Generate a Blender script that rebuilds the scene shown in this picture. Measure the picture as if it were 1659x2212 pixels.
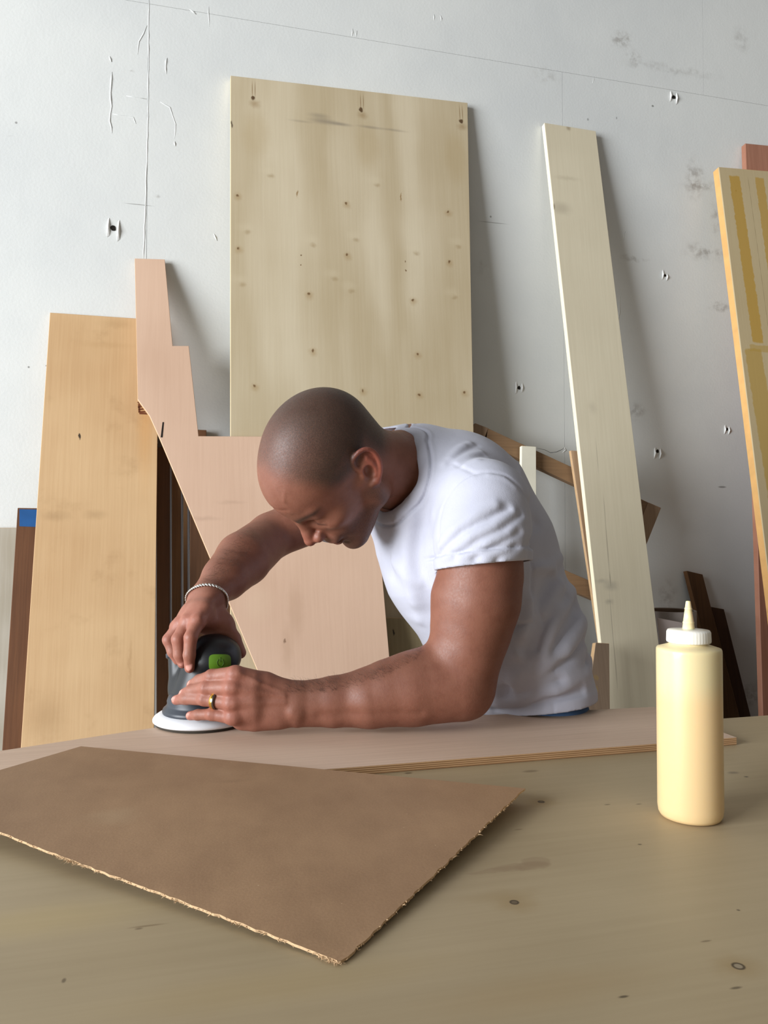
import bpy, bmesh, math, random
import numpy as np
from mathutils import Vector, Matrix

for o in list(bpy.data.objects):
    bpy.data.objects.remove(o, do_unlink=True)
scene = bpy.context.scene
C = scene.collection
random.seed(7)
rng = np.random.default_rng(11)

# ------------------------------------------------------------------ camera
IW, IH, FPX = 1659.0, 2212.0, 1660.0
TABLE = 0.87                       # worktop height
CAMZ = TABLE + 0.296
YAW, PITCH = math.radians(14.5), math.radians(1.52)
WALL_Y = 2.12
CAM = np.array([0.0, 0.0, CAMZ])
RT = np.array([math.cos(YAW), -math.sin(YAW), 0.0])
FW = np.array([math.sin(YAW) * math.cos(PITCH), math.cos(YAW) * math.cos(PITCH), math.sin(PITCH)])
UP = np.cross(RT, FW)
cam_d = bpy.data.cameras.new('camera')
cam_d.sensor_fit = 'VERTICAL'
cam_d.sensor_height = 36.0
cam_d.lens = 36.0 * FPX / IH
cam_d.clip_start = 0.05
cam = bpy.data.objects.new('camera', cam_d)
C.objects.link(cam)
cam.matrix_world = Matrix(((RT[0], UP[0], -FW[0], CAM[0]), (RT[1], UP[1], -FW[1], CAM[1]),
                           (RT[2], UP[2], -FW[2], CAM[2]), (0, 0, 0, 1)))
scene.camera = cam

# ------------------------------------------------------------------ light
world = bpy.data.worlds.new('world')
scene.world = world
world.use_nodes = True
bg = world.node_tree.nodes['Background']
bg.inputs[0].default_value = (1.0, 0.95, 0.89, 1)
bg.inputs[1].default_value = 0.155

def area_light(name, loc, target, sx, sy, power, color):
    d = bpy.data.lights.new(name, 'AREA')
    d.shape = 'RECTANGLE'
    d.size, d.size_y = sx, sy
    d.energy = power
    d.color = color
    o = bpy.data.objects.new(name, d)
    C.objects.link(o)
    o.location = loc
    v = Vector(target) - Vector(loc)
    o.rotation_euler = v.to_track_quat('-Z', 'Y').to_euler()
    return o
# daylight through the open roller door on the left of the workshop
area_light('door_daylight', (-5.6, -1.0, 1.95), (0.6, 0.9, 1.25), 3.4, 3.4, 600, (0.92, 0.96, 1.0))

vs = scene.view_settings
vs.view_transform = 'Standard'
vs.look = 'None'
vs.gamma = 1
vs.use_curve_mapping = False
vs.exposure = 0.45

# ------------------------------------------------------------------ helpers
def lin(c):
    return tuple(((v / 255.0) / 12.92 if v / 255.0 <= 0.04045 else ((v / 255.0 + 0.055) / 1.055) ** 2.4) for v in c)

def ray(px, py):
    return FW + (px - IW / 2) / FPX * RT + (IH / 2 - py) / FPX * UP

def at_z(px, py, z):
    r = ray(px, py)
    return CAM + r * ((z - CAM[2]) / r[2])

def at_y(px, py, y):
    r = ray(px, py)
    return CAM + r * ((y - CAM[1]) / r[1])

def at_d(px, py, d):
    return CAM + ray(px, py) * d

def tag(o, label, cat, group=None, kind=None):
    if label: o['label'] = label
    if cat: o['category'] = cat
    if group: o['group'] = group
    if kind: o['kind'] = kind
    return o

def empty(name, loc=(0, 0, 0)):
    o = bpy.data.objects.new(name, None)
    C.objects.link(o)
    o.location = loc
    o.empty_display_size = 0.05
    return o

def mesh_obj(name, verts, faces, mats, parent=None, smooth=False, loc=None, mat_ids=None, uvs=None):
    """verts in world coordinates; loc moves the origin there"""
    verts = np.asarray(verts, float)
    if loc is None:
        loc = np.zeros(3)
    loc = np.asarray(loc, float)
    me = bpy.data.meshes.new(name)
    me.from_pydata([tuple(v) for v in (verts - loc)], [], [tuple(int(i) for i in f) for f in faces])
    if not isinstance(mats, (list, tuple)):
        mats = [mats]
    for m in mats:
        me.materials.append(m)
    if mat_ids is not None:
        me.polygons.foreach_set('material_index', np.asarray(mat_ids, np.int32))
    if uvs is not None:
        ul = me.uv_layers.new(name='UVMap')
        vi = np.zeros(len(me.loops), np.int32)
        me.loops.foreach_get('vertex_index', vi)
        ul.data.foreach_set('uv', np.asarray(uvs, np.float32)[vi].ravel())
    if smooth:
        me.polygons.foreach_set('use_smooth', np.ones(len(me.polygons), bool))
    me.update()
    o = bpy.data.objects.new(name, me)
    C.objects.link(o)
    o.location = loc
    if parent is not None:
        o.parent = parent
        o.location = loc - np.array(parent_world(parent))
    return o

def parent_world(p):
    v = np.array(p.location)
    while p.parent:
        p = p.parent
        v = v + np.array(p.location)
    return v

def recalc(o):
    bm = bmesh.new()
    bm.from_mesh(o.data)
    bmesh.ops.recalc_face_normals(bm, faces=bm.faces)
    bm.to_mesh(o.data)
    bm.free()

def bevel(o, w, seg=2):
    m = o.modifiers.new('bevel', 'BEVEL')
    m.width = w
    m.segments = seg
    m.limit_method = 'ANGLE'
    m.angle_limit = math.radians(40)
    return o

def lathe(name, prof, base, mats, parent=None, n=48, axis=None, smooth=True, rfun=None, ids=None):
    """prof: (r, h) pairs from the bottom up, around axis through base"""
    base = np.asarray(base, float)
    ax = np.array([0, 0, 1.0]) if axis is None else np.asarray(axis, float) / np.linalg.norm(axis)
    e1 = np.cross(ax, [0.3, 1, 0.1]); e1 /= np.linalg.norm(e1)
    e2 = np.cross(ax, e1)
    V, Fc, I = [], [], []
    for k, (r, h) in enumerate(prof):
        for i in range(n):
            a = 2 * math.pi * i / n
            rr = r * (rfun(a, k) if rfun else 1)
            V.append(base + ax * h + (e1 * math.cos(a) + e2 * math.sin(a)) * rr)
    for k in range(len(prof) - 1):
        for i in range(n):
            j = (i + 1) % n
            Fc.append((k * n + i, k * n + j, (k + 1) * n + j, (k + 1) * n + i))
            I.append(ids[k] if ids else 0)
    Fc.append(tuple(range(n))[::-1]); I.append(ids[0] if ids else 0)
    Fc.append(tuple(range((len(prof) - 1) * n, len(prof) * n))); I.append(ids[-1] if ids else 0)
    o = mesh_obj(name, V, Fc, mats, parent, smooth, loc=base, mat_ids=I)
    recalc(o)
    return o

def tube(name, pts, r, mat, parent=None, n=8, loc=None, closed=False):
    pts = [np.asarray(p, float) for p in pts]
    m = len(pts)
    V, Fc = [], []
    for i, p in enumerate(pts):
        if closed:
            t = pts[(i + 1) % m] - pts[i - 1]
        else:
            t = pts[min(i + 1, m - 1)] - pts[max(i - 1, 0)]
        t = t / (np.linalg.norm(t) + 1e-12)
        e1 = np.cross(t, [0.21, 0.35, 0.91]); e1 /= np.linalg.norm(e1)
        e2 = np.cross(t, e1)
        rr = r[i] if isinstance(r, (list, tuple)) else r
        for k in range(n):
            a = 2 * math.pi * k / n
            V.append(p + rr * (math.cos(a) * e1 + math.sin(a) * e2))
    for i in range(m if closed else m - 1):
        j = (i + 1) % m
        for k in range(n):
            l = (k + 1) % n
            Fc.append((i * n + k, i * n + l, j * n + l, j * n + k))
    if not closed:
        Fc.append(tuple(range(n))[::-1])
        Fc.append(tuple(range((m - 1) * n, m * n)))
    return mesh_obj(name, V, Fc, mat, parent, True, loc=pts[0] if loc is None else loc)

def prism(name, front, back, mats, parent=None, loc=None, uv=None, edge_uv=None):
    """solid between two matching polygons; material 0 on the faces, 1 on the edges"""
    n = len(front)
    V = list(front) + list(back)
    Fc = [tuple(range(n)), tuple(range(2 * n - 1, n - 1, -1))]
    I = [0, 0]
    for i in range(n):
        j = (i + 1) % n
        Fc.append((i, j, n + j, n + i))
        I.append(1 if isinstance(mats, (list, tuple)) and len(mats) > 1 else 0)
    o = mesh_obj(name, V, Fc, mats, parent, False, loc=loc if loc is not None else np.mean(V, 0), mat_ids=I, uvs=uv)
    recalc(o)
    return o

def box(name, c, s, mat, parent=None, bev=0.0, rot=0.0):
    c = np.asarray(c, float)
    V = []
    for x in (-1, 1):
        for y in (-1, 1):
            for z in (-1, 1):
                a, b = x * s[0] / 2, y * s[1] / 2
                V.append(c + np.array([a * math.cos(rot) - b * math.sin(rot), a * math.sin(rot) + b * math.cos(rot), z * s[2] / 2]))
    Fc = [(0, 1, 3, 2), (4, 6, 7, 5), (0, 4, 5, 1), (2, 3, 7, 6), (0, 2, 6, 4), (1, 5, 7, 3)]
    uv = [((v - c)[0], (v - c)[1] + (v - c)[2]) for v in V]
    o = mesh_obj(name, V, Fc, mat, parent, loc=c, uvs=uv)
    recalc(o)
    if bev:
        bevel(o, bev)
    return o

# ------------------------------------------------------------------ materials
class NT:
    def __init__(self, name):
        self.m = bpy.data.materials.new(name)
        self.m.use_nodes = True
        self.t = self.m.node_tree
        self.b = self.t.nodes['Principled BSDF']
    def n(self, typ, **kw):
        x = self.t.nodes.new(typ)
        for k, v in kw.items():
            setattr(x, k, v)
        return x
    def put(self, sock, v):
        if isinstance(v, bpy.types.NodeSocket):
            self.t.links.new(v, sock)
        elif isinstance(v, (tuple, list)) and len(v) == 3 and sock.type == 'RGBA':
            sock.default_value = (*v, 1)
        else:
            sock.default_value = v
    def math(self, op, a, b=0.0, c=0.0, clamp=False):
        x = self.n('ShaderNodeMath', operation=op, use_clamp=clamp)
        self.put(x.inputs[0], a); self.put(x.inputs[1], b); self.put(x.inputs[2], c)
        return x.outputs[0]
    def vmath(self, op, a, b=(0, 0, 0)):
        x = self.n('ShaderNodeVectorMath', operation=op)
        self.put(x.inputs[0], a)
        self.put(x.inputs[1], b)
        return x.outputs[1] if op in ('LENGTH', 'DOT_PRODUCT') else x.outputs[0]
    def noise(self, vec, scale, detail=2.0, rough=0.5, color=False):
        x = self.n('ShaderNodeTexNoise')
        self.put(x.inputs['Vector'], vec)
        x.inputs['Scale'].default_value = scale
        x.inputs['Detail'].default_value = detail
        x.inputs['Roughness'].default_value = rough
        return x.outputs[1] if color else x.outputs[0]
    def mix(self, f, a, b, blend='MIX'):
        x = self.n('ShaderNodeMix', data_type='RGBA', blend_type=blend)
        self.put(x.inputs[0], f); self.put(x.inputs[6], a); self.put(x.inputs[7], b)
        return x.outputs[2]
    def ramp(self, v, a, b, lo=0.0, hi=1.0, smooth=True):
        x = self.n('ShaderNodeMapRange', interpolation_type='SMOOTHSTEP' if smooth else 'LINEAR')
        self.put(x.inputs[0], v)
        x.inputs[1].default_value, x.inputs[2].default_value = a, b
        x.inputs[3].default_value, x.inputs[4].default_value = lo, hi
        return x.outputs[0]
    def uv(self):
        return self.n('ShaderNodeUVMap').outputs[0]
    def obj(self):
        return self.n('ShaderNodeTexCoord').outputs['Object']
    def bump(self, h, strength=0.2, dist=0.002):
        x = self.n('ShaderNodeBump')
        x.inputs['Strength'].default_value = strength
        x.inputs['Distance'].default_value = dist
        self.put(x.inputs['Height'], h)
        self.t.links.new(x.outputs[0], self.b.inputs['Normal'])
    def spot(self, col, vec, p, r, c, strength, soft=0.3):
        d = self.vmath('MULTIPLY', self.vmath('SUBTRACT', vec, (p[0], p[1], 0)), (1 / r[0], 1 / r[1], 0))
        f = self.ramp(self.vmath('LENGTH', d), soft, 1.0, strength, 0.0)
        return self.mix(f, col, c)
    def band(self, col, vec, p, q, hw, c, strength, soft=0.85):
        # straight stripe from p to q
        p, q = np.array(p), np.array(q)
        L = np.linalg.norm(q - p); t = (q - p) / L
        v = self.vmath('SUBTRACT', vec, (p[0], p[1], 0))
        a = self.vmath('DOT_PRODUCT', v, (t[0], t[1], 0))
        b = self.math('ABSOLUTE', self.vmath('DOT_PRODUCT', v, (-t[1], t[0], 0)))
        f = self.ramp(b, hw * soft, hw, strength, 0.0)
        f = self.math('MULTIPLY', f, self.math('MULTIPLY', self.ramp(a, 0, .006), self.ramp(a, L - .006, L, 1, 0)))
        return self.mix(f, col, c)
    def out(self, col, rough=0.6, spec=0.3):
        self.put(self.b.inputs['Base Color'], col)
        self.put(self.b.inputs['Roughness'], rough)
        self.b.inputs['Specular IOR Level'].default_value = spec
        return self.m

def plain(name, rgb, rough=0.6, spec=0.3, var=0.06, scale=30, metal=0.0):
    t = NT(name)
    c = lin(rgb)
    f = t.noise(t.obj(), scale, 3)
    col = t.mix(f, tuple(v * (1 - var * 2) for v in c), tuple(min(1, v * (1 + var * 2)) for v in c))
    t.b.inputs['Metallic'].default_value = metal
    return t.out(col, rough, spec)

def wood(name, base, dark, flame=0.5, fibre=0.35, blotch=0.4, spots=(), rough=0.62, along='v', fs=3.5, stretch=0.22,
         bands=14.0, stain=None, seed=0.0, fsc=150.0, spec=0.3, lines=(), bands_=()):
    t = NT(name)
    uv = t.uv()
    uv = t.vmath('ADD', uv, (seed * 1.7, seed * 0.9, 0)) if seed else uv
    if along == 'u':
        s1, s2 = (stretch, 1.0, 1), (4.0, fsc, 1)
    else:
        s1, s2 = (1.0, stretch, 1), (fsc, 4.0, 1)
    wob = t.vmath('MULTIPLY', t.vmath('SUBTRACT', t.noise(uv, 5.0, 2, color=True), (0.5, 0.5, 0.5)), (0.03, 0.03, 0))
    uvw = t.vmath('ADD', uv, wob)
    a = t.noise(t.vmath('MULTIPLY', uvw, s1), fs, 2, 0.55)
    a = t.math('MULTIPLY_ADD', t.math('SINE', t.math('MULTIPLY', a, bands)), 0.5, 0.5)
    b = t.noise(t.vmath('MULTIPLY', t.vmath('ADD', uv, t.vmath('MULTIPLY', wob, (0.15, 0.15, 0))), s2), 1.0, 3, 0.6)
    c = t.noise(uv, 2.4, 3, 0.55)
    f = t.math('ADD', t.math('MULTIPLY', a, flame * 0.5), t.math('MULTIPLY', t.ramp(b, 0.25, 0.75), fibre))
    f = t.math('ADD', f, t.math('MULTIPLY', t.ramp(c, 0.3, 0.7), blotch), clamp=True)
    col = t.mix(f, lin(base), lin(dark))
    if stain:
        g = t.noise(uv, stain[2], 4, 0.6)
        col = t.mix(t.ramp(g, 0.55, 0.78, 0, stain[1]), col, lin(stain[0]))
    uvs = t.vmath('ADD', t.uv(), t.vmath('MULTIPLY', t.vmath('SUBTRACT', t.noise(uv, 60.0, 3, color=True), (0.5, 0.5, 0.5)), (0.012, 0.012, 0)))
    for (p, r, cc, s, so) in spots:
        col = t.spot(col, uvs, p, r, lin(cc), s, so)
    for (p, r, cc, s, so) in lines:
        col = t.spot(col, t.uv(), p, r, lin(cc), s, so)
    for (p, q, hw, cc, s) in bands_:
        col = t.band(col, uvs, p, q, hw, lin(cc), s)
    t.bump(b, 0.12, 0.001)
    return t.out(col, rough, spec)

def ply_edge(name, light, dark, thick, along='z'):
    """stacked veneers seen on the edge of plywood"""
    t = NT(name)
    g = t.n('ShaderNodeTexCoord').outputs['Object']
    s = t.n('ShaderNodeSeparateXYZ'); t.t.links.new(g, s.inputs[0])
    w = t.math('SINE', t.math('MULTIPLY', s.outputs['Z' if along == 'z' else 'Y'], 2 * math.pi / thick))
    n = t.noise(t.vmath('MULTIPLY', g, (20, 20, 300)), 1.0, 2)
    f = t.math('ADD', t.ramp(w, -0.3, 0.5), t.math('MULTIPLY', t.math('SUBTRACT', n, 0.5), 0.8), clamp=True)
    return t.out(t.mix(f, lin(light), lin(dark)), 0.8, 0.1)

# ------------------------------------------------------------------ the setting
def wuv(px, py):
    p = at_y(px, py, WALL_Y)
    return (p[0], p[2])

def wall_material():
    t = NT('wall_paint')
    uv = t.uv()
    n = t.noise(uv, 1.3, 4, 0.6)
    col = t.mix(t.ramp(n, 0.3, 0.7), lin((226, 227, 223)), lin((214, 216, 214)))
    dis = t.vmath('ADD', uv, t.vmath('MULTIPLY', t.vmath('SUBTRACT', t.noise(uv, 22.0, 4, color=True), (0.5, 0.5, 0.5)), (0.07, 0.05, 0)))
    mott = t.ramp(t.noise(uv, 38.0, 4, .65), .36, .66)
    sm = lin((150, 144, 136))
    k = 2.3 / FPX
    for (px, py, rx, ry, s) in [(1345, 85, 32, 26, .5), (1370, 125, 18, 20, .35), (1500, 385, 26, 60, .42), (1515, 400, 60, 16, .4),
                                (1545, 470, 14, 40, .4), (1525, 545, 75, 22, .42), (1370, 560, 40, 9, .35), (1555, 665, 40, 10, .4),
                                (1600, 770, 30, 10, .35), (1375, 890, 26, 26, .4), (1450, 150, 150, 12, .22), (1180, 165, 40, 22, .2),
                                (1600, 85, 30, 30, .25), (1440, 1300, 30, 60, .3), (1620, 1500, 50, 40, .4), (280, 150, 8, 4, .4),
                                (20, 297, 6, 3, .5), (340, 423, 9, 4, .35), (1040, 575, 10, 30, .2)]:
        u = wuv(px, py)
        d_ = t.vmath('MULTIPLY', t.vmath('SUBTRACT', dis, (u[0], u[1], 0)), (1 / (rx * k * 1.2), 1 / (ry * k * 1.2), 0))
        col = t.mix(t.math('MULTIPLY', t.ramp(t.vmath('LENGTH', d_), 0.0, 1.0, s * 1.5, 0.0), mott), col, sm)
    for (px, py, rx, ry, s) in [(300, 442, 34, 1.2, .5), (1065, 481, 42, 1.2, .5), (1560, 1052, 14, 3, .6), (100, 790, 2, 2, .6), (62, 793, 2.5, 2.5, .7),
                                (35, 265, 3, 3, .6), (1270, 258, 3, 4, .5), (1410, 229, 4, 3, .7), (1332, 255, 2, 4, .5), (1060, 468, 3, 3, .6)]:
        u = wuv(px, py)
        col = t.spot(col, uv, u, (rx * k, ry * k), lin((80, 75, 70)), s, 0.4)
    h = t.math('ADD', t.noise(uv, 140.0, 3), t.math('MULTIPLY', t.noise(uv, 14.0, 3), 2.0))
    t.bump(h, 0.10, 0.003)
    return t.out(col, 0.55, 0.25)

M = {}
M['wall'] = wall_material()
M['floor'] = plain('concrete', (120, 116, 110), 0.8, 0.2, 0.12, 6)
M['dark_hole'] = plain('hole_dark', (40, 36, 33), 0.9, 0.1)
M['torn'] = plain('torn_paint', (236, 236, 233), 0.7, 0.2)

fl = box('floor', (0.8, 0.6, -0.05), (9.0, 6.0, 0.1), M['floor'])
fl['kind'] = 'structure'
wall = box('wall_back', (0.9, WALL_Y + 0.085, 2.1), (8.4, 0.146, 4.2), M['wall'])
wall['kind'] = 'structure'
XL, XR = at_y(319, 250, WALL_Y)[0], at_y(1215, 210, WALL_Y)[0]
ZS = at_y(830, 92, WALL_Y)[2]
g = 0.0004
for (x0, x1, z0, z1) in [(-3.3, XL, 0, ZS), (XL, XR, 0, ZS), (XR, 2.6, 0, ZS), (2.6, 5.1, 0, ZS), (-3.3, XL, ZS, 4.2), (XL, 1.62, ZS, 4.2), (1.62, 5.1, ZS, 4.2)]:
    V = [(x, y, z) for x in (x0 + g, x1 - g) for y in (WALL_Y, WALL_Y + 0.012) for z in (z0 + g, z1 - g)]
    Fc = [(0, 1, 3, 2), (4, 6, 7, 5), (0, 4, 5, 1), (2, 3, 7, 6), (0, 2, 6, 4), (1, 5, 7, 3)]
    o = mesh_obj('drywall_panel', V, Fc, M['wall'], wall, loc=((x0 + x1) / 2, WALL_Y, (z0 + z1) / 2), uvs=[(v[0], v[2]) for v in V])
    recalc(o)

def wall_ridge(name, pts, r, mat=None, jit=0.0015, n=14):
    P = []
    for (a, b) in zip(pts[:-1], pts[1:]):
        m = max(2, int(math.hypot(b[0] - a[0], b[1] - a[1]) / n))
        for i in range(m):
            f = i / m
            P.append(at_y(a[0] + (b[0] - a[0]) * f, a[1] + (b[1] - a[1]) * f, WALL_Y))
    P.append(at_y(*pts[-1], WALL_Y))
    rr = []
    for i, p in enumerate(P):
        p[0] += random.uniform(-jit, jit)
        e = 0.35 if i in (0, len(P) - 1) else 1
        rr.append(r * random.uniform(0.65, 1.2) * e)
        p[1] += rr[-1] * 0.35
    return tube(name, P, rr, mat or M['wall'], wall, 6)
o = wall_ridge('seam_ridge', [(322, -10), (320, 250), (315, 420), (310, 560)], 0.0017, jit=0.0008)
for pts, r in [([(238, 122), (241, 134)], .004), ([(243, 155), (239, 185), (240, 230), (238, 262), (243, 288)], .0026),
               ([(318, 55), (300, 90), (296, 118)], .0018), ([(345, 220), (368, 232), (380, 268), (378, 300)], .0018),
               ([(362, 125), (358, 142), (360, 160)], .0028), ([(272, 207), (318, 214)], .0016), ([(242, 246), (288, 253), (293, 268)], .0014),
               ([(378, 305), (379, 316)], .003), ([(410, 20), (423, 31)], .0026), ([(450, 14), (453, 58)], .0018), ([(762, 62), (759, 78)], .0022),
               ([(770, 66), (770, 80)], .0022), ([(937, 30), (937, 44)], .002), ([(952, 33), (953, 46)], .0022), ([(463, 505), (468, 520)], .003),
               ([(1282, 165), (1281, 180)], .0016), ([(1350, 500), (1346, 520)], .0016), ([(1340, 640), (1336, 690)], .0014)]:
    wall_ridge('paint_ridge', pts, r)
wall_ridge('plaster_crack', [(1160, 968), (1178, 972), (1190, 978), (1203, 976), (1214, 971), (1219, 966)], .0007, M['dark_hole'], n=5)
wall_ridge('paint_ridge', [(1216, 978), (1222, 972), (1219, 966)], .0026, M['torn'])
for (px, py, sc) in [(245, 493, 1.15), (1455, 210, 1.0), (1436, 595, .7), (1121, 838, .9), (1420, 975, .9), (1570, 927, .7)]:
    p = at_y(px, py, WALL_Y)
    V, Fc, I = [], [], []
    n = 9
    for i in range(n):
        a = 2 * math.pi * i / n
        V.append(p + np.array([0.0065 * sc * math.cos(a) * random.uniform(.7, 1.2), -0.0012, 0.0065 * sc * math.sin(a) * random.uniform(.7, 1.2)]))
    for i in range(n):
        V.append(V[i] + np.array([0, 0.01, 0]))
    Fc.append(tuple(range(n))); I.append(0)
    for i in range(n):
        Fc.append((i, (i + 1) % n, n + (i + 1) % n, n + i)); I.append(0)
    for sx in (-1, 1):
        b = len(V)
        hgt = random.uniform(0.016, 0.026) * sc
        c = p + np.array([sx * 0.011 * sc, 0, random.uniform(-.008, .002)])
        for (dx, dz, dy) in [(-.003, -hgt, 0), (.003, -hgt * .8, 0), (.004, 0, 0), (.002, hgt, 0), (-.002, hgt * .8, 0), (0, 0, -.006)]:
            V.append(c + np.array([dx, -.0006 + dy, dz]))
        for (i, j) in [(0, 1), (1, 2), (2, 3), (3, 4), (4, 0)]:
            Fc.append((b + i, b + j, b + 5)); I.append(1)
    mesh_obj('anchor_hole', V, Fc, [M['dark_hole'], M['torn']], wall, loc=p, mat_ids=I)

# ------------------------------------------------------------------ leaning boards
class Plane:
    def __init__(self, tl, ytop, k):
        self.k = k
        self.ytop = ytop
        self.ztop = at_y(*tl, ytop)[2]
        self.ev = np.array([0, k, 1.0]) / math.hypot(1, k)
        self.nrm = np.array([0, -1.0, k]) / math.hypot(1, k)
        self.p0 = np.array([0, ytop - k * self.ztop, 0])
    def pt(self, px, py):
        r = ray(px, py)
        s = (self.ytop - self.k * (self.ztop - CAM[2])) / (r[1] - self.k * r[2])
        return CAM + s * r
    def uv3(self, p):
        return (p[0], float(np.dot(p - self.p0, self.ev)))
    def uv(self, px, py):
        return self.uv3(self.pt(px, py))

def floor_pt(a, b):
    d = b - a
    return a + d * (-a[2] / d[2])

def board(name, label, cat, pl, poly, thick, mats, drop=None, group=None, parent=None, bev=0.0008):
    """poly: pixels around the face; drop=(i, j): the edges poly[i]->poly[i+1] and poly[j+1]->poly[j] run on down to the floor"""
    P = [pl.pt(*q) for q in poly]
    if drop:
        i, j = drop
        P[i + 1] = floor_pt(P[i], P[i + 1])
        P[j] = floor_pt(P[j + 1], P[j]) if j + 1 < len(P) else floor_pt(P[0], P[j])
    B = [p - pl.nrm * thick for p in P]
    for b in B:
        b[2] = max(b[2], 0.0)
    uv = [pl.uv3(p) for p in P] * 2
    o = prism(name, P, B, mats, parent, loc=np.array([np.mean([p[0] for p in P]), np.mean([p[1] for p in P]), min(p[2] for p in P)]), uv=uv)
    if bev:
        bevel(o, bev, 1)
    if cat:
        tag(o, label, cat, group)
    return o

def quad(tl, tr, br, bl):
    # order: TR, BR, BL, TL -> edges 0->1 (right, down) and 3->2 (left, down)
    return [tr, br, bl, tl]

EDGE_PALE = ply_edge('birch_ply_edge', (240, 222, 180), (205, 178, 128), 0.0035, 'y')
EDGE_CREAM = plain('cream_edge', (248, 236, 205), 0.7, 0.2, 0.04, 40)
EDGE_BROWN = plain('brown_edge', (120, 86, 56), 0.7, 0.2, 0.1, 60)
EDGE_TAN = plain('tan_edge', (196, 162, 122), 0.75, 0.2, 0.1, 60)

# birch plywood sheet
pl = Plane((498, 163), WALL_Y - 0.021, 0.12)
kn = []
dk = (112, 84, 52)
for (x, y, r) in [(547, 212, 5), (780, 237, 5), (996, 262, 5)]:
    kn.append((pl.uv(x + 3, y + 12), (.022, .018), (150, 120, 80), .55, 0))
    kn.append((pl.uv(x, y), (.0075, .008), (86, 62, 38), .95, .5))
for (x, y) in [(512, 422), (748, 440), (968, 458), (515, 537), (750, 551), (971, 566), (667, 636), (892, 648), (676, 757), (902, 765),
               (550, 834), (784, 843), (906, 852), (1003, 848), (650, 572), (650, 551), (876, 565), (876, 585)]:
    big = (x, y) not in [(650, 572), (650, 551), (876, 565), (876, 585)]
    if big:
        kn.append((pl.uv(x + 1, y + 3), (.017, .017), (168, 140, 98), .55, 0))
    kn.append((pl.uv(x, y), (.0048, .0055) if big else (.0025, .004), dk, .9, .35))
for (x, y) in [(585, 378), (815, 398), (535, 500), (770, 517), (990, 531), (677, 527), (900, 545), (524, 612), (760, 627), (982, 640), (723, 600)]:
    kn.append((pl.uv(x, y + 2), (.014, .010), (160, 136, 98), .55, 0))
    kn.append((pl.uv(x - 6, y - 9), (.035, .02), (218, 204, 174), .22, 0))
for (x, y) in [(642, 418), (866, 425)]:
    kn.append((pl.uv(x, y), (.003, .016), (140, 105, 55), .8, .3))
kn.append((pl.uv(500, 268), (.004, .012), (70, 55, 40), .8, .4))
ln = []
for (x0, x1) in [(545, 551), (779, 785), (993, 999)]:
    ytop = 168 + (x0 - 498) * .115
    for x in (x0, x1):
        a, b = pl.uv(x, ytop), pl.uv(x, ytop + 40)
        ln.append((((a[0] + b[0]) / 2, (a[1] + b[1]) / 2), (.0018, abs(a[1] - b[1]) / 1.6), (128, 96, 58), .7, .2))
for (x, y, rx, ry, s) in [(700, 262, .062, .014, .45), (735, 268, .05, .008, .5), (800, 275, .055, .007, .4), (690, 250, .045, .012, .35), (850, 281, .06, .006, .35), (650, 262, .05, .006, .25)]:
    ln.append((pl.uv(x, y), (rx, ry), (112, 104, 96), s, 0))
# arches of darker figure between the knots
for (x, y) in [(553, 290), (795, 315), (985, 340)]:
    kn.append((pl.uv(x, y), (.05, .10), (176, 152, 108), .30, .3))
M['birch'] = wood('birch_veneer', (216, 202, 174), (182, 163, 128), 1.1, .12, .2, kn, .6, stretch=.16, fs=4.5, bands=15, lines=ln)
board('birch_plywood_sheet', 'tall pale birch plywood sheet with rows of knots leaning on the white wall', 'plywood', pl,
      quad((498, 163), (1010, 222), (1023, 935), (498, 940)), 0.018, [M['birch'], EDGE_PALE], (0, 2))

# honey coloured panel
pl = Plane((108, 675), WALL_Y - 0.012, 0.20)
sp = [(pl.uv(172, 941), (.004, .007), (50, 40, 30), .95, .5), (pl.uv(173, 946), (.002, .007), (60, 48, 36), .8, .4),
      (pl.uv(120, 1115), (.05, .02), (150, 118, 80), .35, 0), (pl.uv(205, 1112), (.04, .018), (150, 118, 80), .3, 0), (pl.uv(250, 700), (.06, .02), (170, 136, 92), .3, 0),
      (pl.uv(315, 880), (.03, .3), (214, 160, 96), .45, 0), (pl.uv(100, 1550), (.06, .08), (165, 130, 90), .35, 0), (pl.uv(280, 1430), (.006, .09), (150, 110, 66), .3, 0),
      (pl.uv(230, 745), (.10, .015), (180, 142, 95), .25, 0)]
M['honey'] = wood('honey_veneer', (218, 184, 140), (190, 150, 106), .3, .22, .45, sp, .6, stretch=.15, fs=4, stain=((160, 122, 80), .35, 9.0), fsc=180)
honey = board('honey_panel', 'honey coloured plywood panel with dark nail mark leaning left of the stepped offcut', 'panel', pl,
              quad((108, 675), (343, 691), (333, 1575), (45, 1615)), 0.008, [M['honey'], EDGE_TAN], (0, 2))
# brown pencil scribble near its right edge
scr = []
M['scribble'] = plain('brown_marker', (112, 66, 44), 0.8, 0.1)
strokes = [[(298, 868), (302, 872)], [(303, 876), (311, 870), (310, 866)], [(298, 880), (316, 876), (314, 870)], [(299, 885), (318, 882)], [(299, 890), (320, 889)], [(301, 893), (323, 894)], [(300, 873), (301, 890)]]
V, Fc = [], []
for s in strokes:
    for (a, b) in zip(s[:-1], s[1:]):
        pa, pb = pl.pt(*a), pl.pt(*b)
        d = (pb - pa) / np.linalg.norm(pb - pa)
        w = np.cross(d, pl.nrm) * 0.0022
        i = len(V)
        up = pl.nrm * 0.0004
        V += [pa - w + up, pb - w + up, pb + w + up, pa + w + up]
        Fc.append((i, i + 1, i + 2, i + 3))
mesh_obj('pencil_scribble', V, Fc, M['scribble'], honey, loc=pl.pt(310, 880))

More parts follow.
